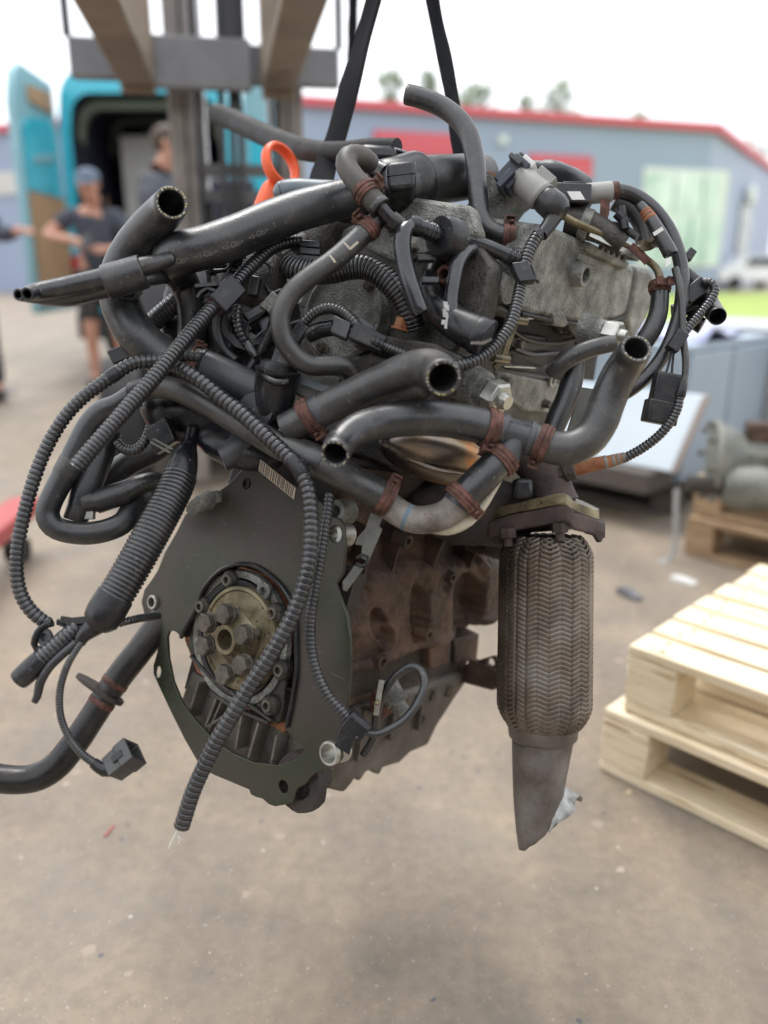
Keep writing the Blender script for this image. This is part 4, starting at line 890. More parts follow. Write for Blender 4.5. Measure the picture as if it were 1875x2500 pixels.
def block():
    m = MB(); na, nu = 230, 150; v = []; f = []
    for i in range(na + 1):
        for j in range(nu + 1):
            a = .006 + .434 * i / na; u = -.07 + .315 * j / nu; v.append(E(side_r(a, u), a, u))
    for i in range(na):
        for j in range(nu):
            k = i * (nu + 1) + j; f.append([k, k + nu + 1, k + nu + 2, k + 1])
    m.add(v, f); b = m.build('block_side_wall', M['iron'], ENG, sharp=70); b['label'] = 'rusty brown cast side of the engine block'
    MB().ebox(-.12, .055, .03, .437, -.068, .245).build('cylinder_block', M['iron_dark'], ENG, bev=.004)
    for x0, y0, rr, L in ((905, 1600, .011, .022), (1022, 1535, .0095, .02), (1146, 1326, .009, .03), (1074, 1396, .008, .024), (968, 1310, .009, .02)):
        c = on(x0, y0, 'r', .092); MB().lathe(c, ER, [(0, rr * 1.2), (L * .7, rr), (L, rr * .92), (L, rr * .5), (L * .3, rr * .45)], 20).jitter(.0012, 90).build('casting_boss', M['iron'], b)
    MB().ebox(.05, .086, .03, .436, -.0675, .0).build('crankcase_skirt', M['iron_dark'], b, bev=.004)
    for pts in ([(968, 1280), (950, 1340), (930, 1412)], [(1064, 1310), (1046, 1352), (1032, 1398)], [(1150, 1322), (1138, 1350), (1128, 1380)], [(890, 1280), (876, 1340), (868, 1400)]):
        MB().bar([on(x, y, 'r', .088) for x, y in pts], .0035, .03, EA).build('casting_rib', M['iron'], b, bev=.0008)
    for x0, x1, y0, y1, rr in ((1048, 1104, 1566, 1635, .1), (1110, 1172, 1548, 1625, .094)):
        MB().plate(pp([(x0, y0 + 12), (x1, y0), (x1 - 6, y1 - 16), (x0 + 2, y1)], 'r', rr), [], ER * -.03).jitter(.0015, 60).build('crankcase_pad', M['iron'], b, bev=.003)
    m = MB(); m.plate([E(.1, .405, -.03), E(.15, .405, -.025), E(.165, .41, -.04), E(.15, .415, -.062), E(.1, .41, -.072)], [], EA * .02); m.build('mounting_ear', M['iron'], b, bev=.003)
    m = MB(); m.plate(pp([(1128, 1625), (1165, 1612), (1205, 1600), (1222, 1612), (1221, 1640), (1205, 1650), (1190, 1634), (1160, 1645), (1120, 1672), (1100, 1668)], 'a', .41), [circ(on(1196, 1618, 'a', .41), ER, EU, .007, 14)], EA * .012)
    m.build('mounting_lug', M['iron'], b, bev=.002)
    m = MB(); m.lathe(E(.1, .34, .19), ER, [(0, .045), (.03, .044), (.045, .035), (.05, .0)], 20); m.jitter(.002, 60); m.build('core_plug_boss', M['iron_dark'], b)
block()

# ---- oil sump below, seen along its lower edge
def sump():
    out = [(716, 1800), (716, 1915), (760, 1935), (800, 1928), (841, 1938), (862, 1912), (870, 1900), (879, 1913), (894, 1888), (904, 1883), (918, 1892), (929, 1895), (936, 1877), (977, 1864), (1003, 1839), (1047, 1820), (1069, 1772), (1104, 1718), (1140, 1665), (1150, 1640), (960, 1700)]
    poly = pp(out, 'r', .098)
    m = MB(); m.plate(poly, [], ER * -.19); o = m.build('oil_sump', M['sump'], ENG, bev=.006); o['label'] = 'dirty grey cast oil sump'
    for k in range(9):
        a = .04 + k * .042; MB().cyl(E(.1, a, -.072), E(.1, a, -.088), .007, 12).build('sump_bolt', M['bolt'], o)
    for k in range(4):
        a = .09 + k * .07; MB().bar([E(.1, a, -.09), E(.101, a + .01, -.13), E(.1, a + .015, -.17 + k * .02)], .005, .012, EA).build('sump_rib', M['sump'], o)
    MB().lathe(on(742, 1905, 'a', .02), -EA, [(0, .036), (.012, .034), (.012, .02), (-.03, .018)], 20).jitter(.002, 80).build('dowel_boss', M['iron_dark'], o)
sump()

# ---- rear end of the block seen through the opening of the plate
def rear():
    r = MB(); r.ebox(-.1, .12, .03, .05, -.12, .13).build('block_rear_wall', M['iron_dark'], ENG)
    rw = MB(); rw.plate(pp([(470, 1500), (520, 1400), (585, 1385), (660, 1410), (715, 1500), (722, 1640), (695, 1790), (640, 1760), (480, 1640), (450, 1560)], 'a', .022), [], EA * .008); q = rw.build('rusty_rear_face', M['rust_orange'], ENG, bev=.001); q['label'] = 'rusty machined rear face of the block behind the plate'
    # sump front ribs
    base = MB(); base.plate(pp([(470, 1640), (560, 1690), (680, 1770), (745, 1815), (742, 1840), (715, 1868), (660, 1880), (560, 1850), (480, 1790), (440, 1720)], 'a', .024), [], EA * .03)
    b = base.build('sump_flange_wall', M['sump'], ENG)
    for x0, y0, x1, y1, w in ((500, 1665, 474, 1748, .008), (548, 1690, 515, 1775, .008), (560, 1700, 520, 1790, .006), (606, 1735, 590, 1825, .008), (646, 1760, 618, 1860, .009), (690, 1790, 676, 1865, .008), (560, 1745, 500, 1785, .007)):
        MB().bar([on(x0, y0, 'a', .014), on(x1, y1, 'a', .014)], w * .45, .022, ER).build('cast_rib', M['sump'], b, bev=.0008)
    # crankshaft seal carrier
    car_ = [(458, 1582), (462, 1545), (478, 1500), (505, 1462), (528, 1432), (540, 1408), (562, 1402), (590, 1424), (620, 1422), (640, 1432), (656, 1452), (662, 1480), (690, 1486), (698, 1510), (690, 1545), (694, 1600), (706, 1625), (702, 1650), (694, 1690), (692, 1720), (682, 1762), (668, 1766), (620, 1740), (520, 1672), (486, 1640)]
    m = MB(); m.plate(pp(car_, 'a', .006), [], EA * .014); c = m.build('seal_carrier', M['alu_dark'], ENG, bev=.002); c['label'] = 'grey cast seal carrier around the crankshaft'
    ce = on(585, 1557, 'a', .006)
    MB().lathe(ce, -EA, [(-.004, .071), (.005, .071), (.005, .064), (-.004, .064)], 48, False, False).build('seal_lip', M['black'], c)
    MB().lathe(ce, -EA, [(-.004, .083), (.003, .082), (.004, .079), (.003, .0735), (-.004, .073)], 48, False, False).build('carrier_rim', M['alu'], c)
    for x, y in ((560, 1416), (494, 1481), (670, 1497), (686, 1636), (657, 1722)):
        p0 = on(x, y, 'a', -.002); MB().lathe(on(x + 10, y - 2, 'a', .006), -EA, [(0, .013), (.008, .012), (.01, .01)], 18).build('bolt_boss', M['alu_dark'], c); allen(p0 + EA * .008, -EA, .0078, .014, c)
    MB().lathe(on(651, 1442, 'a', .004), -EA, [(0, .011), (.006, .011), (.007, .009), (.007, .005), (0, .004)], 16).build('dowel_hole', M['alu'], c)
    for pts in ([(470, 1600), (520, 1655), (600, 1710), (668, 1758)], [(520, 1690), (580, 1730), (660, 1764)], [(530, 1640), (552, 1672)]):
        MB().bar([on(x, y, 'a', .004) for x, y in pts], .004, .01, EU).build('carrier_rib', M['alu_dark'], c, bev=.001)
    # flange and hub
    fc = on(585, 1557, 'a', -.004)
    f = MB().lathe(fc, -EA, [(-.012, .0635), (.0, .0635), (.003, .062), (.0035, .058), (.002, .056), (.0015, .03), (.002, .0)], 56).build('crank_flange', M['brass'], ENG, sharp=30); f['label'] = 'round yellowish crankshaft flange with six loose bolts'
    hub = on(558, 1566, 'a', -.022)
    MB().lathe(fc, -EA, [(.001, .034), (.006, .032), (.012, .024), (.02, .0195), (.024, .0175), (.024, .0125), (-.005, .0115)], 36, True, True).build('hub', M['brass'], f, sharp=30)
    for k, (x, y) in enumerate(((545, 1499), (500, 1521), (495, 1577), (589, 1551), (587, 1624), (544, 1647))):
        hd = on(x, y, 'a', -.03); m = MB(); m.cyl(hd + EA * .006, hd + EA * .034, .0056, 12)
        for z in range(9): m.lathe(hd + EA * (.012 + z * .0022), EA, [(0, .0056), (.0008, .0062), (.0016, .0056)], 12, False, False)
        b = m.build('flange_bolt', M['bolt'], ENG)
        m = MB(); m.lathe(hd + EA * .009, -EA, [(0, .0128), (.002, .0128), (.003, .0118)], 20); m.build('bolt_washer', M['bolt'], b)
        m = MB(); m.lathe(hd + EA * .006, -EA, [(0, .0125), (.008, .0125), (.0094, .0112), (.0094, 0)], 6); m.build('bolt_head', M['bolt'], b, bev=.0004)
    # black lip round the arch of the opening
    arch = [(442, 1557), (451, 1535), (477, 1488), (498, 1437), (531, 1398), (560, 1382), (585, 1377), (618, 1380), (650, 1398), (686, 1430), (712, 1474), (722, 1520), (724, 1580), (724, 1640), (714, 1710), (700, 1775)]
    a0 = pp(arch, 'a', -.004); p = Path(a0, [.0028] * len(a0), 6); MB().tube(p, 8).build('opening_lip', M['plastic'], ENG)
    R = [[q, q + EA * .024] for q in [p.at(p.L * i / 60)[0] for i in range(61)]]
    v = [x for r_ in R for x in r_]; MB().add(v, [[2 * i, 2 * i + 1, 2 * i + 3, 2 * i + 2] for i in range(60)]).build('opening_gasket', M['black'], ENG)
rear()

# ---- sheet steel plate
def plate():
    out = [(612, 1122), (560, 1180), (500, 1222), (452, 1256), (430, 1300), (402, 1349), (385, 1392), (368, 1418), (352, 1440), (345, 1470), (352, 1500), (374, 1512), (384, 1530), (388, 1556), (384, 1590), (374, 1625), (374, 1645), (386, 1672), (415, 1734), (451, 1806), (487, 1868), (500, 1880), (524, 1893), (570, 1912), (608, 1928), (612, 1940), (624, 1946), (640, 1950), (656, 1964), (671, 1969), (700, 1964), (716, 1958), (720, 1938), (726, 1925), (746, 1914), (756, 1900), (772, 1886), (800, 1878), (822, 1868), (834, 1852), (834, 1826), (828, 1800), (832, 1775), (844, 1745), (851, 1700), (856, 1630), (855, 1560), (848, 1505), (832, 1460), (820, 1425), (838, 1400), (843, 1330), (840, 1285), (830, 1268), (812, 1262), (798, 1240), (770, 1215), (720, 1185)]
    ope = [(442, 1557), (432, 1545), (422, 1539), (412, 1543), (408, 1556), (411, 1607), (422, 1662), (444, 1716), (477, 1759), (520, 1806), (567, 1839), (621, 1862), (676, 1868), (715, 1857), (738, 1838), (743, 1824), (719, 1803), (698, 1783), (713, 1705), (723, 1640), (724, 1560), (716, 1484), (702, 1450), (686, 1430), (650, 1398), (618, 1380), (585, 1377), (560, 1382), (531, 1398), (498, 1437), (477, 1488), (451, 1535)]
    holes = [pp(ope, 'a', -.002)]
    for x, y, r in ((375, 1470, .0075), (602, 1181, .007), (818, 1304, .0095), (808, 1838, .011), (691, 1921, .0075)):
        holes.append(circ(on(x, y, 'a', -.002), ER, EU, r, 18))
    c = on(385, 1641, 'a', -.002); holes.append([c + ER * .006 * math.cos(t) + EU * .0085 * math.sin(t) for t in [6.2832 * i / 14 for i in range(14)]])
    m = MB(); m.plate(pp(out, 'a', -.002), holes, EA * .004); o = m.build('flywheel_side_plate', M['plate'], ENG, bev=.0008); o['label'] = 'dark olive sheet steel plate with an arched opening'
    MB().lathe(on(375, 1470, 'a', -.003), -EA, [(-.01, .0095), (.003, .0095), (.004, .0085), (.004, .0068), (-.012, .0062)], 22, False, False).build('dowel_sleeve', M['zinc'], o)
    MB().lathe(on(808, 1838, 'a', -.003), -EA, [(-.02, .0135), (.004, .0135), (.005, .0125), (.005, .0105), (-.02, .01)], 24, False, False).build('dowel_sleeve', M['zinc'], o)
    MB().lathe(on(818, 1304, 'a', .01), -EA, [(-.02, .015), (.006, .014), (.006, .009), (-.02, .008)], 22, False, False).build('threaded_boss', M['zinc'], o)
    MB().lathe(on(824, 1248, 'a', .006), -EA, [(-.02, .014), (.004, .013), (.004, .007), (-.015, .006)], 22).build('threaded_boss', M['alu'], o)
    MB().lathe(on(602, 1181, 'a', .004), -EA, [(0, .009), (.004, .009), (.004, .004), (-.004, .003)], 18).build('threaded_boss', M['iron_dark'], o)
plate()

# ---- cylinder head
def head():
    m = MB()
    m.ebox(-.115, .112, .09, .43, .247, .43); o = m.build('cylinder_head', M['alu_dark'], ENG, bev=.006)
    # rear end casting: pieces standing proud of the head
    def piece(name, pts, a, th, mat='alu', bev=.005, par=o):
        q = MB(); q.plate(pp(pts, 'a', a), [], EA * th); return q.build(name, M[mat], par, bev=bev)
    piece('end_casting', [(700, 1060), (690, 900), (720, 760), (760, 640), (830, 560), (960, 500), (1120, 520), (1200, 640), (1180, 760), (1110, 860), (1090, 960), (960, 1040), (820, 1060)], .085, .03, 'alu_dark')
    piece('upper_casting', [(900, 520), (1000, 478), (1150, 500), (1170, 570), (1100, 610), (960, 640), (880, 600)], .075, .02, 'alu')
    MB().lathe(on(838, 770, 'a', .07), -EA, [(-.04, .062), (.004, .061), (.008, .057), (.0085, .054), (.006, .052), (.006, 0)], 44).build('end_cap', M['alu'], o)
    piece('lower_casting', [(820, 880), (900, 860), (1010, 900), (1020, 960), (930, 1010), (830, 1000), (780, 930)], .06, .03, 'alu_dark')
    piece('upper_rib', [(850, 800), (960, 822), (1060, 838), (1130, 870), (1120, 892), (1050, 866), (950, 850), (850, 828)], .05, .03, 'alu_dark', .003)
    s = on(975, 806, 'a', .052); bolt('stud_nut', s, EU, .0085, .012, o, 'rust_orange'); MB().cyl(s, s + EU * .02, .0052, 12).build('stud', M['bolt'], o)
    c = on(1083, 668, 'a', .065); MB().lathe(c + EA * .02, -EA, [(0, .0125), (.018, .0115), (.02, .0095), (.02, .006), (.004, .005)], 22).build('rusty_plug', M['rust'], o)
    # side of the head: stepped castings
    def side(name, pts, r, th, mat, bev=.004):
        q = MB(); q.plate(pp(pts, 'r', r), [], ER * -th); return q.build(name, M[mat], o, bev=bev)
    side('head_side_casting', [(1090, 960), (1130, 860), (1200, 860), (1240, 900), (1400, 930), (1420, 990), (1380, 1040), (1300, 1060), (1180, 1060)], .126, .03, 'alu_dark')
    side('port_recess_wall', [(1230, 775), (1470, 800), (1450, 930), (1220, 905)], .105, .02, 'black', .001)
    side('port_cover', [(1252, 822), (1264, 812), (1332, 822), (1344, 834), (1336, 890), (1320, 900), (1250, 894), (1243, 884)], .112, .008, 'plastic', .002)
    side('recess_edge_strip', [(1232, 893), (1308, 897), (1308, 901), (1232, 897)], .13, .01, 'zinc', .0005)
    side('lower_cast_wall', [(1215, 905), (1330, 930), (1380, 940), (1370, 1010), (1280, 1005), (1210, 960)], .13, .02, 'alu')
    # yellowish gasket strip with rolled tabs
    side('gasket_strip', [(1262, 770), (1272, 775), (1232, 885), (1212, 905), (1205, 895), (1226, 870)], .146, .003, 'brass', .0005)
    for x, y in ((1264, 780), (1220, 874)):
        a0 = on(x - 18, y - 2, 'r', .148); b0 = on(x + 18, y + 4, 'r', .148); MB().cyl(a0, b0, .0055, 14).build('rolled_tab', M['brass'], o)
    MB().ell(P(1190, 745, .935), cv(.03, -.009, .01), cv(.002, .0085, 0), cv(0, 0, .012), 24, 12).build('zinc_cover', M['sheet'], o)
    MB().lathe(on(1347, 928, 'r', .13), ER, [(0, .009), (.003, .009), (.003, .0055), (0, .005)], 16).build('thread_hole', M['zinc'], o)
head()

# ---- cam cover housing at the upper right
def cover():
    r0 = .15
    face = [(1330, 548), (1368, 560), (1450, 598), (1520, 634), (1546, 648), (1550, 664), (1540, 720), (1530, 768), (1500, 782), (1456, 788), (1380, 784), (1300, 770), (1272, 762), (1262, 740), (1282, 660), (1300, 600)]
    q = MB(); q.plate(pp(face, 'r', r0), [], ER * -.14); o = q.build('cam_housing', M['alu'], ENG, bev=.007); o['label'] = 'mottled grey cast aluminium cam housing'
    q = MB(); q.plate(pp([(1556, 648), (1590, 655), (1608, 672), (1612, 700), (1596, 745), (1575, 790), (1552, 830), (1538, 826), (1532, 772), (1545, 720)], 'r', .142), [], ER * -.13); q.build('end_cap', M['alu'], o, bev=.008)
    q = MB(); q.plate([P(x, y, .955) for x, y in ((1180, 560), (1240, 545), (1300, 560), (1345, 575), (1330, 640), (1290, 720), (1240, 750), (1150, 730), (1100, 660), (1120, 600))], [], FW * .06); q.build('housing_shoulder', M['alu'], o, bev=.012)
    m = MB(); m.ell(P(1170, 690, .945), cv(.03, .004, 0), cv(-.008, .018, 0), cv(0, 0, .016), 20, 12); m.jitter(.004, 60); m.build('casting_swell', M['alu_dark'], o)
    m = MB(); m.ell(P(1196, 640, .94), cv(.028, -.012, 0), cv(.006, .012, 0), cv(0, 0, .014), 20, 12); m.jitter(.003, 60); m.build('casting_swell', M['alu'], o)
    q = MB(); q.plate(pp([(1440, 590), (1540, 640), (1530, 660), (1430, 612)], 'r', .158), [], ER * -.03); rl = q.build('bearing_rail', M['alu'], o, bev=.003)
    for k in range(5): MB().ell(on(1470 + k * 13, 600 + k * 6.5, 'r', .159), ER * .004, EA * .006, EU * .005, 12, 8).build('rail_stud', M['alu_dark'], rl)
    MB().lathe(on(1527, 612, 'r', .15), ER, [(0, .012), (.02, .0115), (.022, .009), (.022, .004)], 18).build('rail_boss', M['alu'], o)
    c = on(1404, 668, 'r', r0); MB().lathe(c, ER, [(-.002, .0165), (.014, .0145), (.0155, .0135), (.0155, .0095), (.0, .009), (-.002, .0)], 24).build('threaded_boss', M['alu'], o)
    q = MB(); q.plate(pp([(1415, 618), (1470, 640), (1455, 650), (1410, 634)], 'r', r0 + .003), [], ER * -.006); q.build('raised_pad', M['alu'], o, bev=.001)
    q = MB(); q.plate(pp([(1350, 764), (1375, 758), (1390, 790), (1380, 800), (1350, 796)], 'r', r0 + .002), [], ER * -.03); q.build('lower_lug', M['alu'], o, bev=.003)
    q = MB(); q.plate(pp([(1390, 775), (1460, 785), (1456, 835), (1410, 825), (1388, 800)], 'r', r0 - .012), [], ER * -.03); q.build('lower_lug', M['alu_dark'], o, bev=.003)
    MB().lathe(on(1230, 705, 'r', .135), ER, [(-.01, .018), (.008, .0165), (.01, .013), (.01, .006)], 22).build('screw_boss', M['alu'], o)
    # top flange where the throttle body sits
    q0, q1 = P(1178, 556, 1.0), P(1240, 470, .985); ax = (q1 - q0).normalized()
    MB().lathe(q0, ax, [(-.03, .036), (0, .033), (.02, .031), (.044, .0315), (.05, .034), (.0535, .034), (.0545, .028), (.045, .025)], 36).jitter(.0012, 60).build('throttle_neck', M['alu'], o)
    MB().lathe(q0, ax, [(.0536, .0345), (.0556, .0345), (.0556, .0285), (.0536, .0285)], 36, False, False).build('rust_ring', M['rust_orange'], o)
cover()
# big fuel union nuts
def union(x, y, d, r, dirv, parent):
    c = P(x, y, d); m = MB(); m.lathe(c, dirv, [(-.03, r * 1.15), (-.012, r * 1.1), (-.01, r * .9), (0, r * .9)], 20); o = m.build('cast_boss', M['alu'], parent)
    m = MB(); m.lathe(c, dirv, [(0, r * .93), (.001, r), (.016, r), (.019, r * .84), (.019, r * .55)], 6); m.build('union_nut', M['zinc'], o, bev=.0006)
    MB().lathe(c, dirv, [(.018, r * .5), (.024, r * .46), (.028, r * .4)], 16).build('union_pipe', M['zinc'], o)
union(1478, 812, .955, .0165, cv(.75, -.3, -.6).normalized(), ENG)
union(1196, 962, .905, .0205, cv(.66, -.45, -.6).normalized(), ENG)

# ---- air duct across the top
def duct():
    o, p = hose('air_duct', [(1178, 428, 1.02, 50), (1140, 432, 1.0, 53), (1080, 438, .98, 56), (1035, 444, .965, 60), (1000, 449, .95, 63), (960, 455, .94, 63), (930, 462, .94, 55)], 'rubber_dust'); o['label'] = 'wide dusty black air duct on top of the engine'
    MB().lathe(P(1024, 446, .962), (P(960, 455, .94) - P(1035, 444, .965)), [(0, .0315), (.001, .0345), (.006, .036), (.012, .0355), (.03, .033), (.055, .031), (.06, .027)], 30).build('duct_collar', M['plastic'], o)
    X = (P(1015, 440, .9) - P(941, 448, .9)) * .5; Yv = (P(980, 409, .9) - P(978, 483, .9)) * .5; Z = X.cross(Yv).normalized()
    MB().obox(P(978, 446, .912), X, Yv, Z * .022).build('clip_housing', M['plastic'], o, bev=.006)
    MB().obox(P(978, 446, .912) + Z * .0222, X * .96, Yv * .02, Z * .001).build('housing_seam', M['plastic'], o)
    X = (P(968, 392, .96) - P(876, 388, .96)) * .5; Yv = (P(920, 366, .96) - P(920, 412, .96)) * .5
    MB().obox(P(922, 392, .97), X, Yv, FW * .024).build('top_housing', M['plastic'], o, bev=.008)
    hose('housing_arm', [(880, 380, .96, 14), (915, 405, .93, 18), (945, 425, .92, 26)], 'plastic', parent=o)
    hose('duct_lip', [(905, 372, .98, 6), (960, 366, .97, 6), (1010, 385, .955, 6), (1038, 420, .95, 6), (1042, 470, .945, 6), (1020, 500, .94, 6)], 'plastic', parent=o)
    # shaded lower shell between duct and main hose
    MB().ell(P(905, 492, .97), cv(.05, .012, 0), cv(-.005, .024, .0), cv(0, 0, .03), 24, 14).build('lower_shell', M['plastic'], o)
duct()

# ---- main breather hose with printed marks
def breather():
    pts = [(900, 470, .945, 44), (850, 482, .935, 46), (790, 498, .925, 47), (720, 518, .915, 48), (640, 550, .905, 50), (570, 580, .897, 51), (500, 604, .89, 52), (450, 616, .888, 53), (422, 630, .897, 51), (424, 655, .92, 44), (446, 685, .945, 38), (462, 730, .955, 35), (468, 790, .96, 34), (468, 850, .965, 34)]
    o, p = hose('breather_hose', pts, 'rubber', seg=30); o['label'] = 'thick black breather hose with pale printed marks'
    for i, (s, txt) in enumerate(((3.5, '<'), (4.35, '<I-Gb>'), (5.2, '<I-Gb>'), (6.1, '<I-Gb>'), (7.1, '<I-Gb>'))):
        d = p.ctrl(s); c, r = p.at(d); t = -p.tan(d); t = t if t.x > 0 else -t
        view = (c - CAM).normalized(); n = -(view - t * view.dot(t)).normalized(); up = t.cross(n); up = up if up.z > 0 else -up
        q = .3; nn = (n * math.cos(q) - up * math.sin(q)).normalized(); uu = t.cross(nn); uu = uu if uu.z > 0 else -uu
        cu = bpy.data.curves.new('print', 'FONT'); cu.body = txt; cu.size = .0085; cu.align_x = 'CENTER'; cu.align_y = 'CENTER'; cu.extrude = .00005
        ob = bpy.data.objects.new('tmp', cu); COL.objects.link(ob); dg = bpy.context.evaluated_depsgraph_get(); me = bpy.data.meshes.new_from_object(ob.evaluated_get(dg)); bpy.data.objects.remove(ob)
        pos = c + nn * (r + .00025); mt = Matrix((t, uu, nn)).transposed().to_4x4(); mt.translation = pos; me.transform(mt); me.materials.clear(); me.materials.append(M['printm'])
        link('printed_mark', me, o)
    MB().bar([P(508, 662, .93), P(512, 700, .935), P(507, 780, .94)], .004, .004, RT).build('mould_seam', M['rubber'], o)
M['printm'] = mk('pale_print', [(.12, .12, .115), (.22, .22, .21)], 120, .6)
breather()

# ---- upper-left radiator hose
def rad_hose():
    pts = [(419, 495, .838, 41), (406, 512, .858, 44), (374, 546, .876, 46), (330, 598, .90, 47), (300, 655, .91, 48), (290, 710, .917, 48), (304, 765, .92, 49), (340, 825, .92, 49), (395, 870, .925, 48), (450, 892, .925, 46), (490, 905, .925, 45)]
    o, p = hose('radiator_hose', pts, 'rubber', open0=True, seg=32, bore=.78); o['label'] = 'thick black hose with open end facing up at upper left'
    flecks(o, p, 0, 30, .75, 5); clamp(o, p, 9.55, .014, 1.06, 'rust_orange' if 0 else 'rust', (-.3, 1))
    o2, p2 = hose('coolant_pipe', [(478, 886, .922, 39), (520, 902, .92, 40), (570, 926, .915, 41), (620, 950, .91, 42), (665, 972, .91, 42)], 'plastic_grey', seg=28)
    ringat('pipe_bead', o2, p2, .45, .004, 1.08, 'plastic')
rad_hose()

# ---- twin hose in a sleeve at far left
def twin():
    hose('twin_pipe', [(66, 718, .826, 17), (92, 712, .845, 22), (165, 700, .855, 25), (262, 678, .858, 26), (345, 652, .862, 24), (385, 640, .866, 18), (420, 630, .872, 17)], 'rubber', True, bore=.62)[0]['label'] = 'front pipe of the twin hose with open end'
    hose('twin_pipe', [(44, 719, .836, 15), (80, 722, .856, 18), (165, 726, .866, 22), (262, 704, .868, 22), (345, 682, .872, 20), (400, 676, .9, 17), (440, 680, .95, 17)], 'rubber', True, bore=.62)
    p = HP([(258, 690, .862, 42), (300, 678, .863, 42), (352, 662, .864, 41)]); m = MB()
    m.sweep(p, [0, .001, p.L * .5, p.L - .001, p.L], [.95, 1, 1, 1, .95], 24); sl = m.build('twin_sleeve', M['rubber'], ENG)
    hose('thin_pipe', [(505, 668, .94, 11), (530, 656, .94, 11), (560, 655, .945, 11), (580, 660, .95, 11)], 'gloss')
    # clip and strip under the sleeve
    MB().bar([P(345, 690, .9), P(342, 712, .9), P(330, 722, .9), P(318, 715, .9)], .012, .003, FW).build('spring_clip', M['zinc'], sl)
    MB().obox(P(318, 712, .9), RT * .008, UP * .01, FW * .008).build('spring_clip_block', M['plastic'], sl, bev=.001)
twin()
hose('fuel_return_hose', [(528, 278, 1.62, 24), (570, 294, 1.55, 25), (630, 322, 1.42, 26), (700, 352, 1.28, 27), (760, 368, 1.18, 26), (830, 372, 1.1, 25), (900, 362, 1.05, 23), (970, 358, 1.02, 20)], 'rubber_matte')[0]['label'] = 'ribbed black hose trailing to the upper left'

# ---- orange dipstick and grey cap
def dipstick():
    c = P(685, 404, 1.16); nx = cv(.72, 0, .69).normalized(); up = cv(-.16, .98, .1).normalized()
    pts = [c + (nx * math.cos(a) * .0255 + up * math.sin(a) * .0295) for a in [6.2832 * i / 40 for i in range(41)]]
    m = MB(); R = []
    for i in range(40):
        a = 6.2832 * i / 40; e = (nx * math.cos(a) * .0255 + up * math.sin(a) * .0295); n = nx.cross(up); en = e.normalized()
        R.append([c + e + en * .0055 * math.cos(b) + n * .0095 * math.sin(b) for b in [6.2832 * k / 10 for k in range(10)]])
    R.append(R[0]); m.rings(R, False, False); o = m.build('dipstick_handle', M['orange'], ENG); o['label'] = 'bright orange ring handle of the dipstick'
    p = Path([P(671, 446, 1.16), P(662, 458, 1.16), P(652, 478, 1.155), P(640, 508, 1.15), P(632, 535, 1.15)], [.009, .0125, .0125, .0125, .0125]); MB().tube(p, 14).build('dipstick_stem', M['orange'], o)
dipstick()
o, p = hose('grey_cap', [(668, 474, 1.05, 10), (676, 473, 1.05, 24), (696, 470, 1.05, 30), (730, 467, 1.045, 30), (780, 466, 1.04, 26), (830, 464, 1.03, 22)], 'bluegrey'); ringat('cap_seam', o, p, 1.6, .002, 1.02, 'plastic_grey')

# ---- tan elbow and its T piece
def elbow():
    o, p = hose('breather_elbow', [(905, 400, .9, 24), (880, 382, .885, 26), (852, 384, .875, 27), (846, 404, .868, 27), (862, 432, .862, 27), (890, 466, .857, 28), (914, 492, .854, 27), (928, 506, .853, 26)], 'rubber_tan', seg=26); o['label'] = 'dusty brownish rubber elbow hose'
    clamp(o, p, 5.15, .014, 1.03, 'rust', (.7, .7)); ringat('hose_lip', o, p, 6.8, .006, 1.08, 'rubber')
    t, tp = hose('tee_piece', [(924, 500, .856, 18), (940, 522, .857, 17), (958, 540, .86, 19), (975, 552, .862, 22), (995, 560, .866, 22)], 'plastic'); ringat('tee_collar', t, tp, 2.2, .01, 1.2, 'plastic')
    MB().bar([P(937, 505, .838), P(960, 530, .84)], .005, .004, FW).build('tee_rib', M['plastic_grey'], t)
elbow()
def s_hose():
    o, p = hose('bypass_hose', [(930, 530, .868, 23), (905, 553, .866, 24), (885, 572, .864, 26), (855, 601, .86, 26), (812, 638, .855, 26), (757, 676, .85, 25), (712, 716, .848, 25), (686, 764, .848, 25), (690, 820, .852, 25), (718, 866, .857, 25), (756, 892, .862, 24), (804, 893, .868, 24), (838, 893, .875, 24), (858, 910, .885, 22), (868, 945, .9, 20)], 'rubber_dust', seg=26); o['label'] = 'grey dusty S-shaped hose with two pale paint marks'
    clamp(o, p, 1.3, .014, 1.02, 'rust', (-.6, .6))
    for i in (3.25, 4.1):
        d = p.ctrl(i); c, r = p.at(d); t = p.tan(d); view = (c - CAM).normalized(); n = -(view - t * view.dot(t)).normalized(); s = t.cross(n)
        m = MB(); R = []
        for k in range(9):
            a = -.2 + .9 * k / 8; e = n * math.cos(a) + s * math.sin(a); w = .0011 * (1.2 - .1 * k + .3 * math.sin(k * 2.3))
            R.append([c + e * (r + .0003) + t * w, c + e * (r + .0003) - t * w, c + e * (r - .001) - t * w, c + e * (r - .001) + t * w])
        m.rings(R).build('paint_mark', M['cream'], o)
    d = p.ctrl(3.25); c, r = p.at(d); t = p.tan(d); view = (c - CAM).normalized(); n = -(view - t * view.dot(t)).normalized()
    MB().obox(c + n * (r + .0002) + t * -.006 + t.cross(n) * -.002, t * .006, t.cross(n) * .0012, n * .0004).build('paint_mark', M['cream'], o)
s_hose()

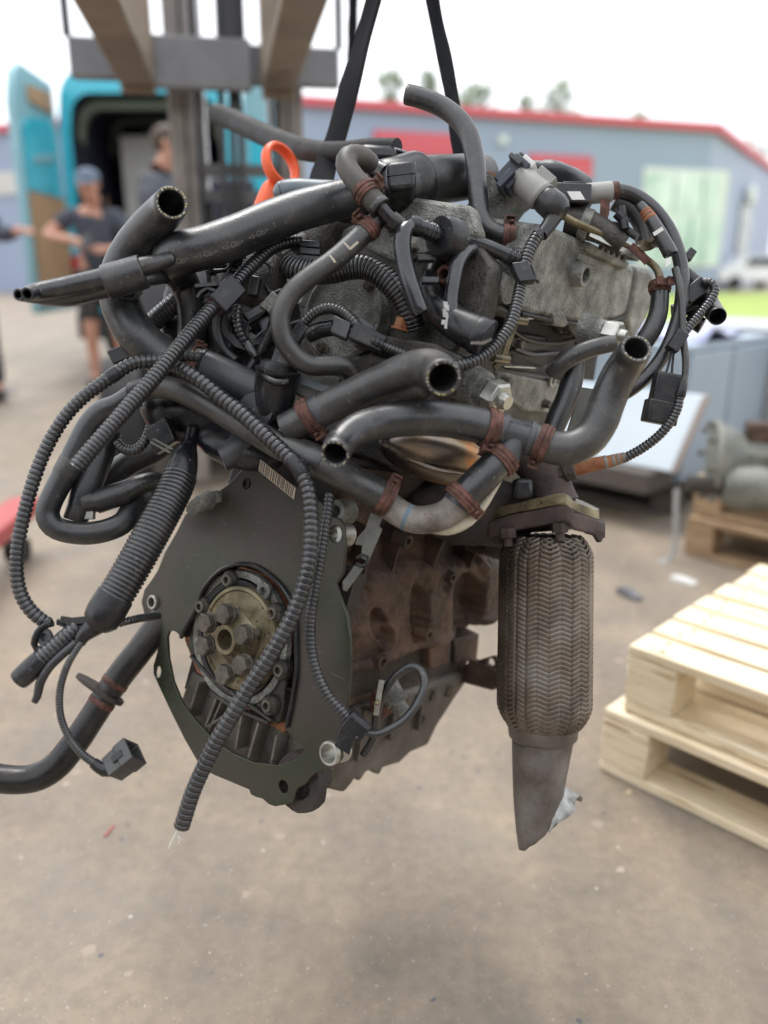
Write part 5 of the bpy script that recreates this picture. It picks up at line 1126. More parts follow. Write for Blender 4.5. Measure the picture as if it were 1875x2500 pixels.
# ---- corrugated conduits on the middle of the engine
conduit('wide_conduit', [(700, 640, .93, 30), (722, 655, .925, 31), (760, 664, .92, 31), (810, 662, .915, 31), (856, 652, .91, 31), (898, 654, .905, 31), (940, 680, .9, 31), (974, 716, .9, 31), (996, 760, .905, 31), (1010, 800, .915, 30)], .0046, depth=.17, seg=20, label='wide ribbed conduit arching across the head')
def elbow_pipe():
    o, p = hose('crankcase_elbow', [(1075, 600, .93, 20), (1060, 640, .915, 22), (1048, 690, .9, 26), (1056, 735, .89, 32), (1085, 768, .88, 38), (1125, 795, .87, 44), (1165, 815, .86, 46), (1185, 826, .857, 47)], 'plastic', seg=26); o['label'] = 'black moulded elbow pipe with torn pale foil'
    ringat('elbow_collar', o, p, 6.5, .014, 1.06, 'plastic')
    MB().lathe(p.at(p.L)[0], p.tan(p.L), [(-.004, .021), (.001, .021), (.002, .015), (.0, .0)], 26).build('elbow_end', M['plastic_grey'], o)
    for x, y, d in ((1040, 632, .888), (1050, 686, .868)): MB().obox(P(x, y, d), RT * .009, UP * .003, FW * .006).build('elbow_tab', M['plastic_grey'], o, bev=.0005)
    m = MB()
    for k in range(7): m.obox(P(1088 + 3 * math.sin(k * 2.1), 742 + k * 9, .845 - .001 * k), RT * (.0022 + .001 * math.sin(k * 3)), UP * .0028, FW * .0006)
    m.jitter(.0015, 300); m.build('torn_foil', M['foil'], o)
    MB().bar([P(1150, 838, .84), P(1180, 838, .835), P(1200, 828, .835)], .004, .003, FW).build('crescent_edge', M['pipe'], o)
elbow_pipe()
def mid_sensor():
    o, p = conduit('sensor_conduit', [(730, 810, .9, 11), (740, 790, .895, 12), (768, 764, .89, 13), (800, 753, .888, 14), (830, 760, .885, 14), (856, 778, .88, 14), (874, 800, .878, 14)], .004, label='small ribbed conduit arched over a sensor plug')
    MB().obox(P(731, 812, .897), cv(.006, .009, 0), cv(-.005, .004, 0), cv(0, 0, .007)).build('conduit_collar', M['plastic'], o, bev=.001)
    o2, p2 = hose('sensor_plug', [(752, 818, .9, 20), (780, 806, .895, 20), (806, 802, .892, 19), (815, 800, .891, 20)], 'plastic')
    ax = (P(850, 818, .884) - P(806, 798, .89)); s = UP.cross(ax).normalized()
    MB().obox(P(832, 803, .885), ax * .45, cv(.25, .9, 0).normalized() * .0095, cv(0, 0, .009)).build('plug_body', M['plastic_grey'], o2, bev=.0015)
    MB().obox(P(898, 826, .88), cv(.018, -.008, 0), cv(.004, .009, 0), cv(0, 0, .009)).build('plug_shell', M['plastic'], o2, bev=.002)
    MB().obox(P(868, 828, .878), cv(.0065, -.002, 0), cv(.001, .0035, 0), cv(0, 0, .003)).build('plug_latch', M['plastic_grey'], o2, bev=.0006)
    MB().obox(P(895, 798, .882), cv(.0075, -.005, 0), cv(.001, .004, 0), cv(0, 0, .006)).build('plug_tab', M['plastic_grey'], o2, bev=.0006)
    q = HP([(908, 832, .876, 15), (922, 838, .875, 16), (936, 844, .875, 15)]); MB().corr(q, .0035, .12).build('ribbed_boot', M['plastic'], o2)
    conduit('sensor_lead_conduit', [(932, 842, .877, 12), (960, 854, .876, 12), (990, 866, .876, 12), (1020, 880, .877, 12)], .0036)
mid_sensor()

# ---- glossy vacuum pipe with round check valve
def vacuum():
    p = HP([(1010, 549, .862, 17), (994, 556, .856, 19), (983, 580, .852, 22), (984, 625, .85, 22), (996, 680, .85, 22), (1012, 728, .851, 22), (1025, 764, .852, 22)])
    o = MB().hose(p, 20, False, True, bore=.7).build('vacuum_pipe', M['gloss'], ENG); o['label'] = 'shiny dark vacuum pipe hanging down in front of the head'
    q, qp = hose('clear_collar', [(1004, 550, .862, 19), (1030, 556, .864, 20), (1052, 566, .868, 21), (1072, 574, .872, 18)], 'gloss'); 
    for i in (1.2, 1.7, 2.1, 2.4): ringat('collar_ring', q, qp, i, .003, 1.12, 'gloss')
    ringat('pipe_clip', q, qp, .35, .012, 1.25, 'plastic')
    ax = (P(1130, 588, .9) - P(1058, 566, .865)).normalized()
    v = MB().lathe(P(1072, 575, .868), ax, [(0, .0205), (.003, .0225), (.008, .0235), (.018, .0245), (.0215, .0245), (.022, .0225), (.026, .022), (.026, .012)], 34).build('check_valve', M['plastic'], ENG); v['label'] = 'round black check valve'
    for k in range(6):
        a = k * 1.047; x, y, _ = tri(ax); e = x * math.cos(a) + y * math.sin(a); MB().obox(P(1072, 575, .868) + ax * .02 + e * .0245, e * .0008, ax.cross(e) * .0015, ax * .003).build('valve_notch', M['plastic_grey'], v)
    h, hp = hose('vacuum_line', [(1122, 584, .885, 17), (1150, 588, .89, 18), (1190, 602, .895, 18), (1222, 616, .9, 18), (1256, 632, .905, 20), (1275, 642, .91, 19)], 'gloss')
    for i in (3.5, 3.8, 4.1, 4.4): ringat('line_ring', h, hp, i, .003, 1.1, 'plastic')
    hose('loop_pipe', [(1155, 606, .89, 15), (1136, 614, .88, 17), (1118, 640, .872, 18), (1107, 690, .868, 18), (1101, 740, .866, 18), (1108, 785, .864, 17)], 'gloss')
vacuum()
def top_hose():
    o, p = hose('top_vent_hose', [(992, 230, .975, 24), (1030, 240, .972, 24), (1076, 259, .968, 24), (1118, 290, .962, 24), (1146, 332, .957, 24), (1160, 390, .95, 24), (1165, 455, .942, 24), (1172, 520, .935, 24), (1190, 556, .932, 24), (1222, 572, .93, 23), (1256, 577, .93, 22)], 'rubber', True, seg=26); o['label'] = 'black S-shaped vent hose rising with a cut end'
    clamp(o, p, 9.55, .014, 1.04, 'rust', (0, 1))
    hose('vent_nipple', [(1252, 578, .932, 13), (1280, 582, .935, 12), (1300, 578, .94, 12), (1318, 570, .945, 13)], 'zinc')
top_hose()

# ---- pressure sensor with grey body and black boot
def injector():
    a, b = P(1268, 432, .935), P(1330, 486, .925); ax = (b - a).normalized()
    o = MB().lathe(a - ax * .004, ax, [(0, .0135), (.004, .0165), (.034, .0175), (.04, .018), (.043, .016)], 28).build('pressure_sensor', M['lightgrey'], ENG); o['label'] = 'light grey round sensor with black plug and boot'
    n = cv(.7, .75, -.2); n = (n - ax * n.dot(ax)).normalized(); s = ax.cross(n)
    MB().obox(a + ax * .026 + n * .018, ax * .012, n * .006, s * .009).build('sensor_flat', M['lightgrey'], o, bev=.001)
    MB().obox(P(1254, 428, .935), ax * .012, n * .019, s * .013).build('plug', M['bluedark'], o, bev=.002)
    MB().obox(P(1268, 404, .935), ax * .007, n * .011, s * .011).build('plug_top', M['bluedark'], o, bev=.002)
    MB().obox(P(1262, 398, .926), ax * .009, n * .003, s * .013).build('plug_latch', M['plastic_grey'], o, bev=.001)
    MB().obox(P(1292, 402, .93), ax * .0085, n * .004, s * .01).build('plug_label', M['white'], o, bev=.001)
    MB().obox(P(1238, 446, .932), ax * .004, n * .012, s * .0145).build('plug_flange', M['bluedark'], o, bev=.001)
    c = P(1326, 482, .924)
    MB().lathe(c, ax, [(0, .0145), (.004, .0165), (.018, .017), (.026, .0155), (.032, .011), (.034, .0)], 26).build('boot', M['plastic'], o)
    bt, bp = hose('boot_elbow', [(1352, 530, .918, 20), (1338, 552, .914, 18), (1322, 574, .91, 16)], 'plastic', parent=o)
    MB().obox(P(1317, 566, .894), cv(.003, .002, 0), cv(-.002, .003, 0), cv(0, 0, .001)).build('boot_stud', M['plastic_grey'], o, bev=.0004)
    k, kp = conduit('sensor_wire_conduit', [(1316, 570, .91, 16), (1300, 596, .906, 16), (1288, 622, .903, 16), (1280, 650, .9, 15), (1270, 700, .893, 15), (1262, 738, .887, 15), (1246, 792, .878, 15), (1221, 830, .872, 15), (1189, 862, .866, 15), (1150, 884, .86, 15), (1110, 896, .858, 15)], .0045, depth=.18, label='ribbed conduit running down from the grey sensor')
    MB().obox(P(1276, 668, .893), cv(.0095, .001, 0), cv(-.004, .0115, .002), cv(0, 0, .009)).build('conduit_clip', M['plastic'], k, bev=.0015)
    MB().bar([P(1296, 648, .89), P(1304, 668, .888), P(1308, 684, .888), P(1316, 690, .888)], .008, .0012, FW).build('clip_tongue', M['plastic_grey'], k)
injector()

# ---- upper right: hard pipes, arch hose, brackets
def upper_right():
    o, p = hose('arch_hose', [(1488, 466, .985, 17), (1520, 466, .985, 17), (1560, 482, .985, 17), (1600, 514, .982, 17), (1634, 562, .98, 17), (1656, 618, .975, 17), (1666, 680, .972, 17), (1664, 735, .97, 17), (1650, 795, .968, 17), (1622, 862, .967, 17), (1580, 918, .967, 17), (1534, 955, .97, 17), (1500, 970, .98, 17)], 'rubber'); o['label'] = 'thin black hose arching round the right end of the engine'
    MB().cyl(P(1420, 475, .985), P(1492, 468, .985), .0125, 20).build('clear_connector', M['lightgrey'], o)
    ringat('connector_band', o, p, .25, .012, 1.25, 'rust')
    MB().obox(P(1395, 478, .98), cv(.022, -.001, 0), cv(.001, .012, 0), cv(0, 0, .011)).build('plug_body', M['plastic'], o, bev=.002)
    MB().obox(P(1398, 458, .985), cv(.014, 0, 0), cv(0, .004, 0), cv(0, 0, .01)).build('plug_latch', M['plastic'], o, bev=.001)
    MB().obox(P(1406, 478, .968), cv(.008, 0, 0), cv(-.003, .005, 0), cv(0, 0, .001)).build('plug_window', M['white'], o)
    MB().bar([P(1478, 486, .97), P(1476, 520, .972), P(1468, 552, .975), P(1440, 556, .975)], .011, .002, RT).build('rust_bracket', M['rust'], ENG)
    h, hp = hose('hard_line', [(1372, 525, .958, 9), (1410, 546, .963, 9), (1470, 572, .972, 9), (1530, 604, .98, 9), (1570, 628, .985, 9), (1598, 650, .985, 9), (1610, 672, .982, 10), (1612, 700, .98, 11)], 'brass'); h['label'] = 'thin brownish metal fuel line'
    MB().bar([P(1440, 570, .968), P(1500, 598, .975), P(1560, 630, .98)], .007, .002, UP).build('line_carrier', M['zinc'], h)
    m = MB(); m.plate([P(x, y, .965) for x, y in ((1562, 606), (1572, 582), (1580, 590), (1590, 592), (1586, 600), (1600, 604), (1590, 610), (1570, 614))], [], FW * .002); m.build('torn_tab', M['brass'], h)
    MB().bar([P(1540, 600, .968), P(1565, 622, .97), P(1582, 640, .97)], .01, .002, UP).build('rust_strip', M['rust'], h)
    r, rp = hose('return_hose', [(1610, 690, .978, 21), (1611, 730, .975, 22), (1604, 775, .972, 23), (1582, 820, .972, 24), (1548, 860, .98, 24), (1510, 890, .99, 24)], 'rubber'); clamp(r, rp, .25, .014, 1.03, 'rust', (0, 1))
    hose('outer_hose', [(1500, 490, 1.0, 24), (1540, 510, 1.0, 24), (1566, 545, 1.0, 22), (1574, 590, 1.0, 22)], 'rubber_dust')
    s, sp = hose('sensor_hose', [(1560, 500, .96, 12), (1576, 518, .957, 14), (1592, 540, .953, 16), (1610, 570, .949, 17), (1628, 602, .946, 18), (1638, 622, .945, 18)], 'rubber', False, True, bore=.7); s['label'] = 'short black hose with orange tape and white label'
    for i in (1.0, 1.35, 1.7): ringat('orange_tape', s, sp, i, .004, 1.04, 'rust_orange')
    d = sp.ctrl(3.0); c, rr = sp.at(d); t = sp.tan(d); vw = (c - CAM).normalized(); n = -(vw - t * vw.dot(t)).normalized(); MB().obox(c + n * (rr + .0002), t.cross(n) * .006, t * .0024, n * .0004).build('white_label', M['white'], s)
    MB().obox(P(1630, 640, .938), cv(.003, .002, 0), cv(0, .004, 0), cv(0, 0, .001)).build('hose_tip', M['white'], s)
    fr = HP([(1648, 655, .955, 9), (1657, 690, .95, 9), (1664, 730, .948, 9), (1666, 780, .946, 9), (1668, 830, .945, 9), (1674, 875, .944, 9), (1672, 920, .944, 8), (1664, 955, .944, 9)]); o2 = MB().tube(fr, 12).build('grey_cable_sleeve', M['rubber_dust'], ENG)
    ringat('gold_ring', o2, fr, 6.98, .006, 1.15, 'brass'); 
    MB().lathe(P(1664, 950, .944), fr.tan(fr.L), [(-.01, .0045), (-.006, .006), (.008, .0065), (.012, .005)], 14).build('sleeve_boot', M['plastic'], o2)
    q, qp = conduit('probe_conduit', [(1660, 968, .944, 11), (1652, 1000, .944, 12), (1634, 1034, .945, 12), (1606, 1066, .948, 12), (1566, 1096, .952, 12), (1524, 1119, .956, 12)], .0042, depth=.2, label='ribbed cable leading down to the brown exhaust probe')
    b, bp = hose('oxygen_probe', [(1528, 1116, .956, 12), (1505, 1122, .958, 14), (1490, 1126, .96, 15), (1460, 1132, .963, 17), (1430, 1138, .966, 18), (1405, 1144, .97, 18)], 'rust_orange'); b['label'] = 'brown heat-stained exhaust probe'
    for i in (.3, .8, 1.4, 2.4): ringat('probe_ring', b, bp, i, .004, 1.06, 'pipe')
    MB().lathe(P(1400, 1146, .97), (P(1360, 1160, .975) - P(1405, 1144, .97)), [(0, .0125), (.012, .0125), (.014, .01), (.03, .01)], 6).build('probe_hex', M['iron_dark'], b, bev=.0006)
    # twisted side conduit and plug
    k, kp = conduit('side_conduit', [(1718, 688, .965, 10), (1736, 690, .96, 11), (1745, 706, .958, 11), (1738, 728, .956, 11), (1716, 758, .953, 11), (1692, 786, .95, 11), (1668, 815, .947, 11)], .0042, depth=.18)
    MB().obox(P(1652, 834, .944), cv(.0085, .013, 0) * .8, cv(-.006, .004, 0), cv(0, 0, .007)).build('conduit_collar', M['plastic'], k, bev=.001)
    for dx in (-4, 3): MB().tube(HP([(1644 + dx, 846, .946, 3), (1640 + dx, 875, .948, 3), (1634 + dx * 2, 912, .95, 3)]), 6).build('plug_wire', M['plastic'], k)
    c1, c2 = P(1632, 915, .95), P(1606, 1036, .955); ax = (c2 - c1).normalized(); L = (c2 - c1).length; sx = RT - ax * RT.dot(ax); sx.normalize(); sy = ax.cross(sx)
    g = MB().obox(c1 + ax * L * .28, ax * L * .28, sx * .0155, sy * .009).build('connector_plug', M['plastic'], ENG, bev=.0015); g['label'] = 'black plug hanging at the right'
    MB().obox(c1 + ax * L * .76, ax * L * .23, sx * .019, sy * .011).build('plug_housing', M['plastic'], g, bev=.002)
    MB().obox(c1 + ax * L * .02, ax * L * .05, sx * .0145, sy * .0085).build('plug_cap', M['plastic'], g, bev=.002)
    for q_ in (.12, .42, .5): MB().obox(c1 + ax * L * q_ - sy * .0095, ax * .0008, sx * .0148, sy * .0006).build('plug_ridge', M['plastic_grey'], g)
    # black valve cluster at the far right
    v, vp = hose('valve_body', [(1672, 665, 1.0, 16), (1690, 690, .995, 24), (1712, 712, .99, 26), (1730, 742, .985, 24), (1742, 760, .97, 23), (1752, 773, .948, 22)], 'plastic', False, True, bore=.86); v['label'] = 'black plastic valve with a round open end at the far right'
    hose('valve_arm', [(1640, 760, 1.0, 16), (1690, 752, .995, 16), (1722, 748, .99, 16)], 'plastic', parent=v)
    hose('valve_port', [(1690, 770, .995, 18), (1704, 790, .99, 20), (1714, 796, .988, 20)], 'plastic', parent=v)
    MB().obox(P(1694, 712, .975), cv(.012, .01, 0), cv(-.006, .008, 0), cv(0, 0, .008)).build('valve_bracket', M['plastic'], v, bev=.002)
    MB().obox(P(1684, 622, .985), cv(.004, -.003, 0), cv(.004, .006, 0), cv(0, 0, .004)).build('valve_clip', M['plastic'], v, bev=.001)
    # dark gear behind
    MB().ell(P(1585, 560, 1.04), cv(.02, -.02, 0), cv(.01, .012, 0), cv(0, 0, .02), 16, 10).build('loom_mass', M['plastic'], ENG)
    for (x0, y0, x1, y1) in ((1505, 520, 1530, 545), (1515, 505, 1525, 560)): MB().cyl(P(x0, y0, .97), P(x1, y1, .97), .006, 12).build('loom_plug', M['plastic'], ENG)
    hose('loom_tube', [(1480, 548, .985, 9), (1520, 556, .98, 10), (1556, 580, .975, 9)], 'plastic_grey')
    q, _ = hose('rear_pump', [(1380, 540, .99, 34), (1430, 548, .985, 36), (1480, 570, .98, 30), (1520, 600, .98, 24)], 'alu_dark'); 
    ringat('pump_band', q, _, 1.0, .012, 1.06, 'alu')
    m = MB(); m.ell(P(1360, 455, 1.06), cv(.05, -.02, 0), cv(.01, .02, 0), cv(0, 0, .05), 20, 12); m.jitter(.004, 60); m.build('rear_pulley_cover', M['plastic_grey'], ENG)
upper_right()

# ---- right front coolant hoses on the plastic T
def tee():
    o, p = hose('coolant_hose', [(1554, 850, .808, 39), (1537, 876, .826, 42), (1514, 912, .838, 43), (1495, 950, .843, 43), (1480, 990, .845, 43), (1464, 1032, .845, 43), (1438, 1070, .845, 43), (1398, 1092, .845, 43), (1358, 1094, .846, 42), (1322, 1082, .848, 41), (1300, 1072, .85, 40)], 'rubber_dust', True, seg=32, bore=.76); o['label'] = 'thick black coolant hose curving up to an open end at right'
    flecks(o, p, 0, 26, .12, 8); clamp(o, p, 8.95, .014, 1.04, 'rust', (.4, -.9))
    o2, p2 = hose('coolant_hose', [(818, 1108, .782, 37), (830, 1086, .798, 39), (850, 1064, .808, 40), (884, 1044, .816, 41), (935, 1030, .826, 42), (1000, 1022, .83, 43), (1070, 1022, .835, 44), (1130, 1030, .84, 44), (1185, 1042, .845, 44), (1222, 1053, .85, 43)], 'rubber', True, seg=32, bore=.76); o2['label'] = 'thick black coolant hose curving left to an open end'
    flecks(o2, p2, 0, 28, .12, 9); clamp(o2, p2, 8.2, .014, 1.04, 'rust', (.5, -.85))
    t, tp = hose('tee_connector', [(1205, 1046, .85, 36), (1228, 1054, .85, 40), (1250, 1060, .85, 38), (1280, 1066, .85, 37), (1300, 1072, .85, 40), (1316, 1078, .85, 40)], 'plastic_grey', seg=28); t['label'] = 'blue-grey plastic T joint with moulded letters'
    for i, k in ((.9, 1.12), (3.6, 1.12)): ringat('tee_ridge', t, tp, i, .006, k, 'plastic_grey')
    hose('tee_branch', [(1258, 1072, .85, 34), (1240, 1104, .848, 36), (1224, 1124, .847, 37)], 'plastic_grey', parent=t, seg=26)
    o3, p3 = hose('coolant_hose', [(1236, 1108, .847, 38), (1214, 1130, .845, 39), (1190, 1154, .843, 40), (1160, 1184, .842, 40), (1130, 1214, .842, 40), (1118, 1226, .842, 39)], 'rubber', seg=28); o3['label'] = 'short black hose below the T joint'
    clamp(o3, p3, .6, .014, 1.06, 'rust', (-.7, .6)); clamp(o3, p3, 4.1, .014, 1.05, 'rust', (.6, -.6))
    cu = bpy.data.curves.new('moulded', 'FONT'); cu.body = 'U-U48D'; cu.size = .0075; cu.align_x = 'CENTER'; cu.extrude = .0002
    ob = bpy.data.objects.new('tmp', cu); COL.objects.link(ob); dg = bpy.context.evaluated_depsgraph_get(); me = bpy.data.meshes.new_from_object(ob.evaluated_get(dg)); bpy.data.objects.remove(ob)
    X = (P(1300, 1066, .85) - P(1228, 1050, .85)).normalized(); N_ = cv(0, .55, -.83); N_ = (N_ - X * N_.dot(X)).normalized(); Yv = N_.cross(X); mt = Matrix((X, Yv, N_)).transposed().to_4x4(); mt.translation = P(1264, 1058, .85) + N_ * .0166; me.transform(mt); me.materials.clear(); me.materials.append(M['black']); link('moulded_letters', me, t)
    w, wp = hose('corroded_pipe', [(1128, 1216, .844, 37), (1112, 1236, .845, 36), (1088, 1256, .847, 35), (1050, 1268, .85, 35), (1010, 1268, .853, 34), (975, 1252, .857, 34), (944, 1230, .86, 34)], 'pipe', seg=28); w['label'] = 'corroded grey metal coolant pipe bend'
    ringat('blue_band', w, wp, 4.35, .006, 1.006, 'bluepaint'); ringat('pipe_edge', w, wp, .6, .006, 1.07, 'plastic_grey')
    c, cp = hose('cream_pipe', [(1226, 1168, .858, 3), (1205, 1200, .858, 6), (1176, 1236, .858, 13), (1140, 1270, .858, 18), (1098, 1288, .86, 19), (1060, 1288, .862, 16), (1035, 1280, .864, 10)], 'cream'); c['label'] = 'cream coloured curved strip below the pipe bend'
    # long hose running to the left
    h, hp = hose('long_coolant_hose', [(958, 1224, .858, 38), (935, 1212, .857, 39), (894, 1190, .856, 38), (839, 1160, .857, 37), (785, 1132, .86, 36), (730, 1108, .864, 35), (677, 1086, .868, 33), (600, 1042, .876, 31), (515, 994, .885, 29), (440, 955, .893, 28), (380, 945, .9, 28), (325, 960, .91, 28)], 'rubber_dust', seg=28); h['label'] = 'long black hose running diagonally above the plate'
    clamp(h, hp, .75, .014, 1.05, 'rust', (-.2, 1)); ringat('hose_sleeve', h, hp, 4.3, .02, 1.06, 'rubber')
M['bluepaint'] = mk('blue_paint', [(.1, .13, .15), (.14, .2, .25)], 90, .7)
tee()
def mid_hose():
    o, p = hose('thermostat_hose', [(1082, 923, .762, 46), (1070, 909, .786, 48), (1044, 898, .805, 47), (1000, 902, .822, 44), (940, 928, .838, 42), (876, 958, .85, 42), (820, 984, .858, 41), (774, 1006, .862, 40), (740, 1026, .866, 40), (700, 1048, .872, 41)], 'rubber_dust', True, seg=34, bore=.77); o['label'] = 'thick hose in the middle with open end facing the camera'
    flecks(o, p, 0, 28, .3, 12); clamp(o, p, 7.5, .014, 1.05, 'rust', (.5, -.85))
    ringat('hose_cuff', o, p, 6.9, .012, 1.03, 'plastic_grey')
mid_hose()

# ---- black thermostat housing at the middle left
def thermostat():
    c = P(628, 1004, .885); ax = cv(-.25, .05, -.97).normalized()
    o = MB().lathe(c, ax, [(-.03, .021), (0, .0225), (.004, .0225), (.006, .0205), (.006, .0)], 30).build('thermostat_cover', M['plastic'], ENG); o['label'] = 'black round cover of the thermostat housing'
    o2 = MB().lathe(P(672, 952, .89), cv(.18, .95, -.25).normalized(), [(-.03, .022), (0, .0235), (.018, .024), (.02, .0255), (.023, .0255), (.024, .022), (.03, .021), (.032, .016)], 30).build('sensor_collar', M['plastic'], ENG)
    p = HP([(640, 900, .88, 9), (648, 918, .868, 9), (672, 934, .86, 9), (704, 932, .862, 8)]); MB().tube(p, 10).build('collar_rim', M['plastic'], o2)
    a, b = P(678, 936, .882), P(704, 862, .885); x = (b - a) / 2; s = RT - x.normalized() * RT.dot(x.normalized()); s.normalize(); MB().obox((a + b) / 2, x, s * .0135, s.cross(x.normalized()) * .012).build('sensor_plug', M['plastic'], o2, bev=.002)
    MB().obox((a + b) / 2 + x * .3 - FW * .0125, x * .4, s * .006, FW * .0008).build('plug_face', M['rubber_dust'], o2)
    MB().ell(P(590, 1090, .93), cv(.05, .0, 0), cv(-.02, .03, .01), cv(0, 0, .03), 24, 14).build('housing_body', M['plastic'], ENG)
    MB().ell(P(470, 1010, .96), cv(.06, -.02, 0), cv(.02, .035, .0), cv(0, 0, .03), 24, 14).build('housing_body', M['plastic'], ENG)
    hose('housing_neck', [(600, 1080, .915, 38), (560, 1110, .91, 34), (540, 1120, .908, 32)], 'plastic_grey')
    m = MB(); m.plate([P(x, y, .905) for x, y in ((720, 905), (830, 920), (832, 960), (770, 985), (700, 950))], [], FW * .02); m.build('bracket_plate', M['sheet'], ENG, bev=.002)
    MB().bar([P(715, 920, .895), P(780, 945, .89), P(830, 962, .89)], .008, .003, UP).build('bracket_fold', M['bluegrey'], ENG)
    # barcode sticker along the top of the plate
    a, b, h = P(636, 1122, .882), P(722, 1192, .868), P(640, 1142, .882) - P(645, 1115, .882)
    st = MB().prism([a, b, b + h, a + h], FW * .001).build('barcode_sticker', M['tan'], ENG); rnd = random.Random(4); s = 0.02
    while s < .97:
        w = rnd.uniform(.008, .03); q0, q1 = a.lerp(b, s), a.lerp(b, min(.99, s + w)); MB().prism([q0 + h * .04 - FW * .0003, q1 + h * .04 - FW * .0003, q1 + h * .96 - FW * .0003, q0 + h * .96 - FW * .0003], FW * .0002).build('barcode_bar', M['black'], st); s += w + rnd.uniform(.012, .035)
    MB().ell(P(500, 1226, .985), cv(.02, .012, 0), cv(-.006, .009, 0), cv(0, 0, .008), 24, 16).jitter(.006, 90).build('casting_corner', M['alu'], ENG)
thermostat()

# ---- wiring conduits
def wiring():
    A = [(488, 872, .905, 15), (440, 868, .9, 16), (385, 880, .893, 17), (330, 886, .888, 17), (289, 908, .884, 17), (246, 938, .88, 17), (203, 970, .875, 17), (163, 1012, .87, 17), (130, 1062, .866, 17), (104, 1114, .862, 17), (83, 1170, .858, 17), (66, 1228, .855, 17), (52, 1286, .853, 17), (43, 1340, .852, 17), (41, 1394, .852, 17), (48, 1440, .852, 17), (66, 1478, .852, 17), (92, 1506, .852, 17), (120, 1524, .853, 16)]
    o, p = conduit('looping_conduit', A, .0058, depth=.2, label='long ribbed conduit looping far out to the left')
    ringat('tape_wrap', o, p, 4.3, .012, 1.05, 'plastic')
    Bp = [(425, 893, .872, 18), (462, 912, .868, 19), (500, 938, .865, 19), (545, 976, .862, 19), (595, 1014, .857, 20), (645, 1060, .85, 20), (694, 1106, .843, 20), (728, 1142, .838, 20), (748, 1182, .835, 20), (757, 1230, .833, 20), (760, 1290, .832, 20), (757, 1350, .831, 20), (748, 1405, .83, 20), (733, 1456, .83, 20), (710, 1512, .83, 20), (683, 1562, .831, 20), (650, 1616, .832, 20), (610, 1676, .835, 20), (567, 1746, .838, 20), (531, 1806, .842, 20), (500, 1868, .846, 20), (470, 1936, .85, 20), (443, 2020, .855, 20)]
    o, p = conduit('crossing_conduit', Bp, .0066, depth=.19, seg=18, label='long ribbed conduit crossing in front of the plate to a cut end')
    q = ringat('tape_wrap', o, p, 6.9, .02, 1.05, 'plastic'); MB().bar([P(728, 1128, .815), P(745, 1120, .815), P(752, 1128, .815)], .004, .002, FW).build('cable_tie', M['plastic'], o)
    for k, (x, y) in enumerate(((424, 2052), (412, 2072), (436, 2060))):
        MB().tube(HP([(442, 2010, .856, 3), (436 - k * 3, 2030, .856, 2.6), (x + 4, y - 12, .857, 2.2), (x, y, .858, 1.6)]), 6).build('bare_wire', M['fibre'], o)
    C = [(735, 588, .95, 15), (700, 592, .94, 16), (662, 606, .93, 17), (630, 634, .92, 17), (600, 664, .91, 17), (575, 694, .902, 18), (548, 724, .895, 18), (519, 752, .888, 18), (490, 784, .88, 18), (460, 820, .87, 19), (430, 856, .86, 19), (396, 898, .85, 20), (362, 940, .842, 20), (325, 980, .835, 20), (289, 1022, .828, 20), (250, 1066, .822, 20), (218, 1104, .818, 21), (190, 1138, .815, 21)]
    ph = HP(C); m = MB(); m.corr(ph, .0048, .19, 18, 0, ph.L - .0005); o = m.build('diagonal_conduit', M['conduit'], ENG, sharp=60); o['label'] = 'ribbed conduit slanting down left to a cut end'
    MB().lathe(P(190, 1138, .815), ph.tan(ph.L), [(.0006, .0078), (.002, .0088), (.002, .0068), (-.0, .006)], 20).build('cut_end', M['conduit'], o)
    d = ph.ctrl(5.9); c, r = ph.at(d); t = ph.tan(d); s = cv(.7, .7, 0); s = (s - t * s.dot(t)).normalized(); n = t.cross(s)
    MB().obox(c, t * .019, s * .0125, n * .0125).build('conduit_holder', M['plastic'], o, bev=.002)
    MB().bar([P(528, 712, .885), P(508, 706, .885), P(492, 716, .885), P(484, 728, .885)], .011, .003, FW).build('holder_arm', M['plastic'], o)
    MB().obox(P(506, 700, .885), cv(.012, .001, 0), cv(0, .0018, 0), cv(0, 0, .008)).build('holder_fin', M['plastic'], o)
    conduit('short_conduit', [(582, 745, .92, 11), (578, 770, .92, 12), (582, 800, .92, 12), (592, 825, .922, 12), (602, 842, .925, 11)], .0048, depth=.18)
    hose('shiny_plug', [(604, 838, .915, 11), (614, 856, .912, 12), (626, 872, .91, 7)], 'gloss')
    conduit('rear_conduit', [(360, 800, .97, 24), (390, 772, .965, 24), (425, 742, .96, 24), (450, 722, .96, 23)], .0048, depth=.17, seg=18)
    # vertical conduit beside the plate edge
    D_ = [(806, 1205, .862, 13), (800, 1250, .86, 13), (790, 1310, .857, 14), (780, 1372, .855, 14), (767, 1445, .853, 14), (757, 1517, .853, 14), (760, 1590, .852, 14), (774, 1645, .85, 14), (796, 1692, .848, 14), (825, 1728, .847, 14), (856, 1760, .847, 14)]
    o, p = conduit('plate_conduit', D_, .0046, depth=.18, label='slim ribbed conduit following the right edge of the plate')
    a, b = P(846, 1752, .845), P(892, 1792, .845); x = (b - a) / 2; s = UP - x.normalized() * UP.dot(x.normalized()); s.normalize(); k = MB().obox((a + b) / 2, x, s * .011, FW * .009).build('lead_plug', M['plastic'], ENG, bev=.0015)
    MB().obox((a + b) / 2 + s * .008 - FW * .0092, x * .85, s * .0015, FW * .0006).build('plug_ridge', M['plastic_grey'], k)
    MB().obox(P(842, 1806, .85), cv(.008, -.005, 0), cv(.003, .01, 0), cv(0, 0, .006)).build('plug_latch', M['plastic'], k, bev=.001)
